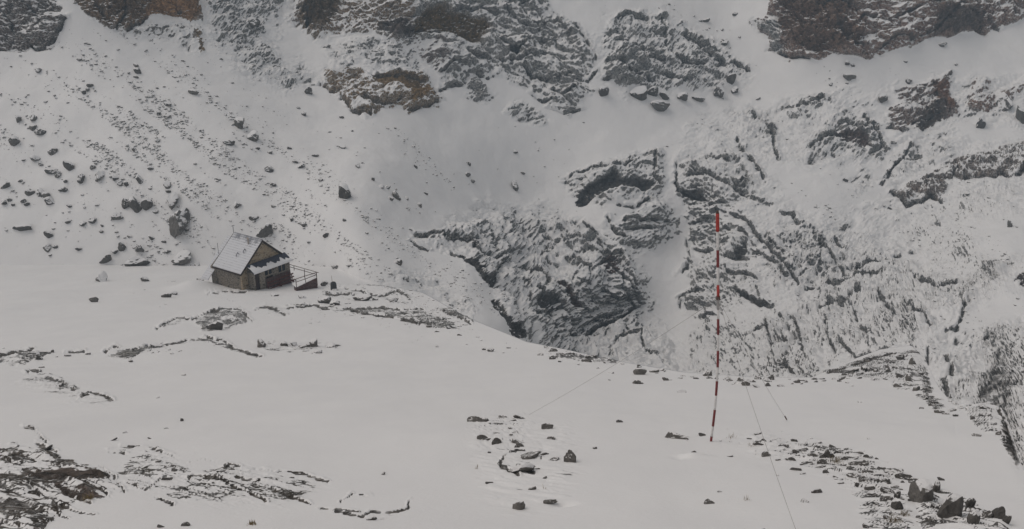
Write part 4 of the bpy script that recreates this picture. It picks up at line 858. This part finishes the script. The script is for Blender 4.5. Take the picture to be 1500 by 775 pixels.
REST = [(116,85,8,4),(57,101,7,6),(202,100,12,6),(199,109,7,5),(133,125,9,5),(128,132,6,4),(123,136,7,5),(245,169,9,6),(233,164,6,5),(27,172,8,9),(50,173,8,8),(49,186,9,7),(231,204,7,5),(197,217,6,5),(230,126,5,4),(199,91,8,5),
 (51,229,12,7),(77,218,12,8),(75,246,15,8),(102,240,13,11),(85,253,9,8),(119,258,9,10),(92,273,12,9),(45,279,12,9),(61,281,12,9),(69,283,10,8),(73,292,14,7),(9,272,12,7),(6,296,7,7),(14,291,8,6),(35,292,9,9),(136,245,9,6),(146,254,12,10),(168,259,9,7),
 (176,265,8,6),(185,267,7,7),(205,260,9,9),(246,268,10,7),(247,279,7,5),(34,332,24,5),(72,342,10,9),(69,361,10,7),(81,360,7,6),(116,364,9,4),(149,338,7,5),(136,321,10,6),(122,327,8,5),(180,360,11,10),(204,362,12,11),(168,368,10,5),(293,404,10,6),
 (288,390,7,6),(222,346,8,6),(220,243,8,5),(394,244,12,7),(432,237,10,4),(396,221,8,6),(348,295,10,9),(372,316,13,9),(470,265,7,5),(462,225,10,5),(524,242,7,6),(559,272,10,6),(568,272,9,6),(378,217,8,6),(424,217,7,5),(446,168,8,6),(437,158,6,4),(500,170,8,6),
 (516,193,4,4),(615,299,8,7),(596,289,5,5),(546,262,6,5),(609,244,5,5),(584,382,14,8),(512,387,10,5),(493,399,17,7),(476,413,8,7),(428,321,6,5),(502,213,12,5),(479,67,12,5),(687,239,6,5),(692,263,7,4),(624,282,6,5),(755,221,7,6),(766,253,8,4),(810,322,5,4),
 (60,236,8,5),(96,264,6,5),(30,262,7,5),(40,298,7,5),(102,300,6,5),(20,300,5,4),(150,330,5,4),(100,325,7,4),(250,326,8,5),(274,334,7,5),(240,352,7,5),(246,366,8,5),(256,390,6,4),(190,346,6,4),(228,310,7,5),(430,300,6,4),(505,322,6,4),(452,354,6,4),(400,300,6,4),(343,244,6,4),(320,262,6,4),(555,317,5,4),(537,338,5,4)]
for a in REST: put(*a, 'small dark stone, one of the many lying scattered over the snowy slope around the hut', 'small stones scattered over the slope around the hut', name='stone', cat='stone')
UP = [(1077,18,8,5),(1111,143,8,5),(1022,142,20,8),(973,138,15,11),(957,133,18,15),(1241,91,9,6),(1249,94,6,5),(1292,142,12,11),(1468,143,16,18),(1217,122,6,5),(1380,65,12,5),(1495,165,14,24),(1026,29,5,4),(1058,41,4,4),(1300,250,5,4),(1302,308,5,4),(1238,262,7,5),(1308,208,8,6),(1030,375,5,4),(1400,95,4,3),(1326,90,5,3),(1075,130,10,10),(1418,286,5,4),(1478,328,6,8)]
for a in UP: put(*a, 'dark rock poking out of the snow among the high crags on the right', 'rocks poking out among the high crags', name='stone', cat='stone')
FLAT = [(443,436,13,6),(442,445,10,6),(434,446,7,4),(474,439,20,13),(490,442,17,10),(531,435,27,11),(550,438,9,4),(576,439,14,8),(403,431,11,6),(474,415,8,8),(384,501,13,13),(417,500,12,10),(431,500,10,8),(461,501,14,14),(484,504,16,9),(452,503,8,6),(443,506,10,6),(448,513,9,4),(465,516,16,6),(315,473,26,17),
 (138,438,12,9),(244,432,15,8),(256,430,9,6),(212,506,9,6),(230,507,17,6),(57,519,8,12),(77,514,5,5),(129,517,8,4),(100,518,9,5),(192,526,7,6),(60,545,4,3),(518,432,5,4),(640,505,5,3)]
FLB = {474:'pale tent-shaped rock at the brow right of the hut',531:'long low dark-bottomed rock at the brow right of the hut',315:'striped dark rock in the outcrop below the hut',384:'leaning dark rock at the left end of the row below the hut',461:'pointed rock standing highest in the row below the hut',138:'little triangular rock alone on the flat snow at the left',244:'low dark stone on the flat snow left of the hut'}
for a in FLAT:
    if a[:1][0] in FLB and a[2] > 8: put(*a, FLB[a[0]], 'rocks on the snowfield around the hut', name='boulder', cat='boulder', snow=.6)
    else: put(*a, 'small rock showing through the flat snow below or beside the hut', 'small rocks showing through the flat snow near the hut', name='stone', cat='stone')
FORE = [(697,617,36,6),(739,609,18,6),(763,612,24,5),(748,629,15,7),(801,630,22,7),(706,642,20,11),(728,650,16,8),(757,649,28,8),(761,655,15,4),(775,664,30,12),(812,671,18,8),(787,684,10,5),(797,695,12,6),(779,707,13,8),(804,725,24,8),(871,658,6,4),(907,624,12,4),(543,752,17,9),(561,685,6,6),
 (45,630,14,4),(164,639,14,4),(183,628,7,4),(219,638,9,4),(244,623,7,3),(230,671,10,6),(191,679,13,4),(254,688,9,3),(244,701,14,5),(235,771,12,7),(272,770,14,5),(65,652,24,7),(122,575,14,5),(91,563,7,5),(334,679,6,6),(426,693,8,4),(60,534,10,5),(266,609,4,8),
 (1028,638,14,8),(1039,727,18,9),(1055,714,8,3),(1179,729,12,6),(1115,772,14,8),(1198,714,18,6),(1016,659,8,4),(1069,664,12,6),(1122,665,14,6),(1141,670,10,6)]
FOB = {836:'', 1028:'small triangular rock right at the foot of the red and white pole',543:'small dark rock hollowed at its top, at the bottom left of centre',775:'pale slab edged in dark, middle of the near rock cluster',697:'long flat ridge of rock at the upper left of the near rock cluster',1039:'snow-backed rock alone on the near snow below the pole',266:'tiny upright dark stone alone on the left snowfield'}
for a in FORE:
    put(*a, FOB.get(a[0]) or 'small dark rock tip breaking through the smooth near snow', 'rocks breaking through the near snow', kind='s' if a[2] > a[3] * 1.6 else 'b', name='rock', cat='rock', snow=rr_.uniform(.5, .75), tone=rr_.uniform(0, .6))
put(836, 664, 19, 27, 'dark upright wedge of rock, biggest of the near rock cluster', 'rocks breaking through the near snow', name='rock', cat='rock', snow=.9, tone=.2, seed=3)
put(760, 727, 19, 20, 'grey block in a hollow of the snow at the bottom of the near rock cluster', 'rocks breaking through the near snow', name='rock', cat='rock', snow=.8, tone=.7, seed=5)
put(986, 643, 44, 4, 'thin dark ledge left of the pole foot', 'rocks breaking through the near snow', kind='s', name='rock', cat='rock', snow=.8, tilt=.0)
put(758, 682, 46, 14, 'broad snow-covered slab with a dark edge in the near rock cluster', 'rocks breaking through the near snow', kind='s', name='rock', cat='rock', snow=.25, tone=.8, tilt=.1)
BAND = [(1163,647,10,6),(1134,648,9,4),(1173,660,18,4),(1213,664,14,14),(1199,679,22,6),(1166,683,16,6),(1176,689,10,4),(1179,652,10,4),(1220,654,10,6),(1233,659,9,5),(1269,667,9,6),(1257,677,28,6),(1279,680,10,5),(1270,686,16,9),(1250,693,16,9),(1264,699,12,8),(1273,709,20,10),(1274,717,12,7),
 (1293,699,20,8),(1301,713,18,13),(1315,722,9,12),(1295,728,12,7),(1314,737,14,15),(1286,735,12,4),(1309,688,26,5),(1371,708,12,14),(1366,740,6,12),(1366,763,10,14),(1424,765,14,22),(1444,760,16,12),(1471,763,8,18),(1345,756,7,6),(1269,770,8,7),(1421,740,12,14),(1407,725,20,6),(1379,698,10,5),
 (1190,667,12,5),(1185,674,12,5),(1205,670,10,5),(1228,668,12,5),(1241,664,8,4),(1252,670,12,5),(1285,692,12,6),(1258,706,10,5),(1283,722,10,5),(1150,660,8,4),(1155,671,9,4),(1142,655,7,3),(1110,650,8,3),(1098,645,8,3),(1210,688,10,4),(1225,694,8,4),(1232,702,9,4),(1290,684,12,4),(1300,695,10,5),(1327,695,26,5),(1345,701,22,6),(1260,663,10,4),(1246,684,12,5),(1236,680,8,4)]
for a in BAND: put(*a, 'dark slab fragment in the stony band running down the near right snow', 'slab fragments in the near right stony band', kind='s' if a[2] > a[3] * 1.3 else 'b', name='rock', cat='rock', snow=rr_.uniform(.55, .85), tone=rr_.uniform(0, .4))
bl = [(1105,652),(1150,656),(1200,664),(1245,676),(1275,692),(1300,712),(1318,732),(1330,755)]
for _ in range(75):
    t = rr_.uniform(0, len(bl) - 1.001); k = int(t); t -= k; x = bl[k][0] * (1 - t) + bl[k + 1][0] * t + rr_.gauss(0, 13); y = bl[k][1] * (1 - t) + bl[k + 1][1] * t + rr_.gauss(0, 8)
    wq = rr_.choice([5, 6, 7, 8, 9, 11, 14]); put(x, y, wq, wq * rr_.uniform(.3, .6), 'dark slab fragment in the stony band running down the near right snow', 'slab fragments in the near right stony band', kind='s', name='rock', cat='rock', snow=rr_.uniform(.55, .85), tone=rr_.uniform(0, .4))
put(1353, 721, 32, 24, 'large brown wedge rock in the near right corner, left one of the two biggest', 'biggest rocks in the near right corner', name='rock', cat='rock', snow=.75, tone=.5, seed=2)
put(1394, 744, 38, 40, 'largest dark brown rock of the near right corner, under a snow cap', 'biggest rocks in the near right corner', name='rock', cat='rock', snow=.7, tone=.3, seed=8)
put(1460, 757, 13, 19, 'dark pointed rock at the right end of the near right corner rocks', 'biggest rocks in the near right corner', name='rock', cat='rock', snow=.8, tone=.1, seed=11)
put(1357, 714, 12, 14, 'small upright brown rock on the shoulder of the left big wedge rock', 'biggest rocks in the near right corner', name='rock', cat='rock', snow=.6, tone=.5, seed=1)
CR = [(937,543,20,12),(935,559,18,6),(975,554,12,7),(998,571,15,6),(894,545,10,5),(1036,543,13,13),(1092,560,12,8),(1110,563,14,7),(1109,551,10,6),(1129,552,9,8),(1144,564,10,3),(1069,555,10,5),(893,557,6,3),(719,511,10,7),(709,510,6,4),(809,523,10,7),(820,529,5,4),(860,527,16,6),(870,521,12,5),(890,529,14,6),(847,533,5,4),(821,518,16,6),
 (790,519,12,4),(628,475,10,6),(665,477,10,6),(657,478,6,5),(617,471,12,5),(606,471,9,4),(672,490,10,3),(1250,543,14,7),(1238,548,10,5),(1267,542,10,7),(1282,545,8,5),(1301,546,12,6),(1319,525,14,9),(1304,531,10,5),(1331,555,7,9),(1341,566,13,9),(1319,552,10,6),(1314,563,12,6),(1336,531,8,11),(1278,555,6,4),(1297,555,7,4),(1446,597,24,11),
 (1448,610,6,7),(1437,612,5,5),(1424,614,6,5),(1376,601,14,6),(1350,595,8,3),(1428,643,12,6),(1455,625,8,6),(1462,640,7,7),(1206,556,8,4),(1222,554,8,4),(1290,530,8,5),(1310,540,8,4),(1348,548,7,7),(1355,580,8,5),(1365,590,8,5),(1386,604,10,5),(1400,608,8,4),(1160,560,8,4),(1050,553,6,4),(1180,558,8,3),(1258,553,9,4),(1230,557,7,3),(700,492,6,3),(745,508,7,3),(650,466,8,5),(640,484,7,3)]
CRB = {937:'broad dark rock on the crest left of the pole', 1036:'dark rock with a snowy hood on the crest just left of the pole',1446:'wide dark rock under a snow cap on the hump near the right edge',1319:'reddish rock on the stony knoll of the crest',1428:'pair-like dark stone alone on the snow near the right edge'}
for k_, a in enumerate(CR):
    put(*a, CRB[a[0]] if a[0] in CRB and a[2] > 11 and a[1] < 650 and not (a[0] == 1319 and a[1] > 540) else 'small dark rock along the snowy crest in the middle distance', 'rocks along the crest', kind='s' if a[2] > a[3] * 1.7 else 'b', name='rock', cat='rock', snow=rr_.uniform(.45, .8))

for _ in range(40):
    x = rr_.uniform(785, 1205); y = crest(x) + abs(rr_.gauss(0, 7)) + 1; wq = rr_.choice([5, 6, 7, 8, 10, 12, 15])
    put(x, y, wq, wq * rr_.uniform(.35, .65), 'small dark rock along the snowy crest in the middle distance', 'rocks along the crest', kind='s', name='rock', cat='rock', snow=rr_.uniform(.45, .8))
for _ in range(14):
    wq = rr_.choice([6, 8, 10, 14, 18]); put(rr_.gauss(760, 32), rr_.gauss(655, 26), wq, wq * rr_.uniform(.3, .5), 'small dark rock tip breaking through the smooth near snow', 'rocks breaking through the near snow', kind='s', name='rock', cat='rock', snow=rr_.uniform(.55, .8), tone=rr_.uniform(0, .5))
# the small ones are told apart by the landmark they lie next to
LM = [(380,375,'the hut'),(503,277,'the lone round boulder'),(388,332,'the boulder above the hut'),(200,382,'the pair-like dark boulder'),(201,296,'the row of three boulders'),(263,315,'the big streaked boulder'),(361,189,'the leaning pair of boulders'),(60,193,'the dark-bottomed boulder'),
 (23,205,'the knobbly snow-plastered boulder'),(581,285,'the pale boulder pair'),(754,268,'the lone gully stone'),(442,242,'the end of the stone string'),(478,341,'the round dark stone'),(967,153,'the long boulder under the slabs'),(1061,60,'the dark stone below the top cliff'),(315,473,'the striped rock below the hut'),
 (461,501,'the pointed rock below the hut'),(489,418,'the drum with a rod'),(531,435,'the long dark-bottomed brow rock'),(836,664,'the upright dark wedge rock'),(760,727,'the grey block in its hollow'),(775,664,'the pale dark-edged slab'),(1041,650,'the pole foot'),(1353,721,'the left big corner rock'),(1394,744,'the largest corner rock'),
 (937,543,'the broad crest rock'),(1036,543,'the hooded crest rock'),(1446,597,'the wide rock of the right hump'),(1319,525,'the reddish knoll rock'),(1225,677,'the yellowish grass tuft'),(1310,765,'the pale grass tuft'),(775,608,'the left wire anchor'),(1153,619,'the right wire anchor'),(80,700,'the near left outcrop'),
 (138,438,'the little triangular rock'),(1244,109,'the flat stone under the top cliff'),(1434,140,'the pointed reddish crag'),(1352,150,'the split brown crag'),(340,695,'the rippled near ledges'),(250,160,'the snow-capped stone high up'),(120,92,'the top left cliff foot'),(1240,205,'the crag with a brown hollow'),(1430,250,'the long fractured band'),(860,470,'the gorge crag'),(1040,280,'the crag above the pole'),(640,470,'the broken band on the brow')]
gen = {}
from collections import Counter
cnt = Counter(o['label'] for o, *_ in PUTS)
for o, x, y, wq, hq in PUTS:
    if cnt[o['label']] < 2: continue
    d = sorted((math.hypot(x - a, (y - b) * 1.3), a, b, nm) for a, b, nm in LM); d0, a, b, nm = d[0]
    ang = math.degrees(math.atan2(-(y - b) * 1.3, x - a)) % 360
    dr = ['right of', 'up and right of', 'above', 'up and left of', 'left of', 'down and left of', 'below', 'down and right of'][int((ang + 22.5) // 45) % 8]
    shp = 'long flat' if wq > 2.2 * hq and wq > 11 else 'flat' if wq > 1.9 * hq else 'upright' if hq > wq * 1.15 else 'blocky'
    gen.setdefault((nm, dr, shp), []).append((d0, o))
ORD = ['nearest', 'second nearest', 'third nearest', 'fourth nearest', 'fifth nearest', 'sixth nearest', 'seventh nearest', 'eighth nearest', 'ninth nearest', 'tenth nearest', 'eleventh nearest', 'twelfth nearest', 'thirteenth nearest', 'fourteenth nearest']
for (nm, dr, shp), L_ in gen.items():
    L_.sort(key=lambda q: q[0])
    for k_, (d0, o) in enumerate(L_):
        base_l = f'{shp} dark {o["category"]} {dr} {nm}'
        o['label'] = base_l if len(L_) == 1 else (base_l + ', ' + ORD[k_] if k_ < len(ORD) else base_l + ', farthest ones')

# ------------------------------------------------------------------ gravel: too many small stones to count, one mesh
def gravel(name, areas, label, seed, smin=.9, smax=3.2):
    r = np.random.default_rng(seed); V = []; Fc = []; nv = 0
    base_ = []
    for s in range(6):
        bm = bmesh.new(); bmesh.ops.create_icosphere(bm, subdivisions=1, radius=1)
        c = np.array([v.co[:] for v in bm.verts]); c *= 1 + r.uniform(-.28, .28, (len(c), 1)); base_.append((c, np.array([[v.index for v in f.verts] for f in bm.faces]))); bm.free()
    for (cx, cy, sx, sy, ang, n) in areas:
        ca, sa = math.cos(ang), math.sin(ang)
        for _ in range(n):
            a, b_ = r.normal(0, sx), r.normal(0, sy); px, py = cx + a * ca - b_ * sa, cy + a * sa + b_ * ca
            if px < -15 or px > 1515 or py < 2 or py > 785: continue
            u_ = px * .60 - py * .80; v_ = px * .8 + py * .6
            if math.sin(u_ * .11 + .6 * math.sin(v_ * .02)) + .8 * math.sin(u_ * .29 + 1 + .5 * math.sin(v_ * .035)) + .5 * math.sin(v_ * .05) + r.normal(0, .45) < .25: continue
            g_ = ground(px, py); s = np.linalg.norm(g_ - np.array([0, 0, CZ])) / F
            sz = (smin + (smax - smin) * (r.random() ** 4.5 * 1.5)) * s * .5
            c, f = base_[r.integers(6)]
            th = r.uniform(0, 6.28); R2 = np.array([[math.cos(th), -math.sin(th), 0], [math.sin(th), math.cos(th), 0], [0, 0, 1]])
            q = (c * np.array([1.25, .9, .7]) * sz) @ R2.T + g_ + np.array([0, 0, sz * .25])
            V.append(q); Fc.append(f + nv); nv += len(q)
    V = np.concatenate(V); Fc = np.concatenate(Fc)
    me = bpy.data.meshes.new(name); me.from_pydata(V.tolist(), [], Fc.tolist()); me.materials.append(M_B)
    o = bpy.data.objects.new(name, me); COL.objects.link(o); o.color = (.38, .95, 0, 1); tag(o, label, None, None, 'stuff'); return o
gravel('scree', [(190,120,70,45,.6,1600),(250,200,60,45,.8,2300),(180,190,45,26,.5,900),(200,250,50,30,.3,500),(240,330,45,40,.9,900),(300,350,60,40,.6,800),(400,290,110,50,.6,2600),(480,310,70,30,.65,1400),(540,380,90,40,.5,900),(330,160,90,30,.75,500),(60,150,50,40,0,350),(10,180,14,25,0,220),
  (60,250,60,40,0,260),(90,330,70,40,0,160),(620,240,18,50,-.6,300),(600,210,16,25,-.6,160),(650,400,50,30,.6,600),(720,440,40,20,1.0,400),(800,240,60,40,0,140),(100,90,60,25,.5,160),(330,240,60,60,.5,700),(150,215,26,14,.3,300),(600,390,60,30,.5,450)],
  'fine dark gravel and small stones sprinkled over the snowy slope behind and above the hut', 5, .8, 3.4)
gravel('rubble', [(1240,320,60,40,.6,350),(1400,360,60,30,.2,450),(1300,470,90,40,.2,500),(1130,400,60,50,.9,300),(1060,190,40,20,.4,90),(1260,120,40,20,0,60),(1000,40,60,20,.4,90),(1450,300,30,30,0,160),(1380,430,60,30,0,300)],
  'fine stone rubble sprinkled between the crags of the right mountainside', 6, 1.0, 3.4)
gravel('pebbles', [(1200,675,70,14,.25,130),(1290,715,35,22,.6,110),(1300,540,45,16,-.25,130),(560,458,70,6,.03,200),(640,474,25,6,.1,90),(850,524,40,5,.1,110),(1390,600,25,8,0,60),(760,660,60,28,0,26),(1080,650,40,8,0,30),(260,510,60,5,-.1,90),(40,520,40,5,0,50),(340,690,80,16,.2,30),(900,690,420,55,0,26),(350,600,300,60,0,20),(540,425,50,8,.15,160)],
  'little dark stone chips peeping through the near snow', 8, 1.3, 4.2)

# ------------------------------------------------------------------ dry grass tufts
def tuft(px, py, hpx, n, label):
    g_ = Vector([float(v) for v in ground(px, py)]); s = (g_ - Vector((0, 0, CZ))).length / F; bm = bmesh.new(); r = random.Random(int(px))
    for _ in range(n):
        a = r.uniform(0, 6.28); rad = r.uniform(0, hpx * .8) * s; b_ = Vector((math.cos(a) * rad, math.sin(a) * rad, -.02)); h = hpx * s * r.uniform(.5, 1.1)
        ln = Vector((r.uniform(-.5, .6), r.uniform(-.4, .4), 1)).normalized() * h; wd = Vector((.0035, .002, 0)) * (1 + s * 20)
        p0, p1, p2 = b_, b_ + ln * .6, b_ + ln + Vector((r.uniform(-.3, .3), 0, -.1)) * h * .5
        q = [bm.verts.new(v) for v in (p0 - wd, p0 + wd, p1 + wd * .7, p1 - wd * .7, p2)]
        bm.faces.new((q[0], q[1], q[2], q[3])); bm.faces.new((q[3], q[2], q[4]))
    me = bpy.data.meshes.new('grass_tuft'); bm.to_mesh(me); bm.free(); me.materials.append(M_GRASS); o = bpy.data.objects.new('grass_tuft', me); COL.objects.link(o); o.location = g_
    tag(o, label, 'grass', 'tufts of dry grass in the near snow')
for px, py, h, n, lb in ((1310, 765, 12, 90, 'pale tuft of dry grass below the stony band at the bottom right'), (1325, 757, 9, 60, 'small dry tuft right beside the pale tuft at the bottom right'), (1225, 677, 10, 70, 'yellowish dry tuft in the middle of the stony band'), (1070, 645, 9, 14, 'sparse dry stalks just right of the pole foot'), (1100, 655, 8, 14, 'sparse dry stalks between the pole and the stony band'),
    (1095, 728, 9, 12, 'thin dry stalks on the open snow below the pole'), (369, 769, 8, 60, 'low dry tuft at the bottom edge left of centre'), (797, 712, 8, 8, 'a few stalks in the lower near rock cluster'), (697, 685, 9, 6, 'lone stalk left of the near rock cluster'), (130, 735, 10, 40, 'dry grass hanging from the near left outcrop')):
    tuft(px, py, h, n, lb)
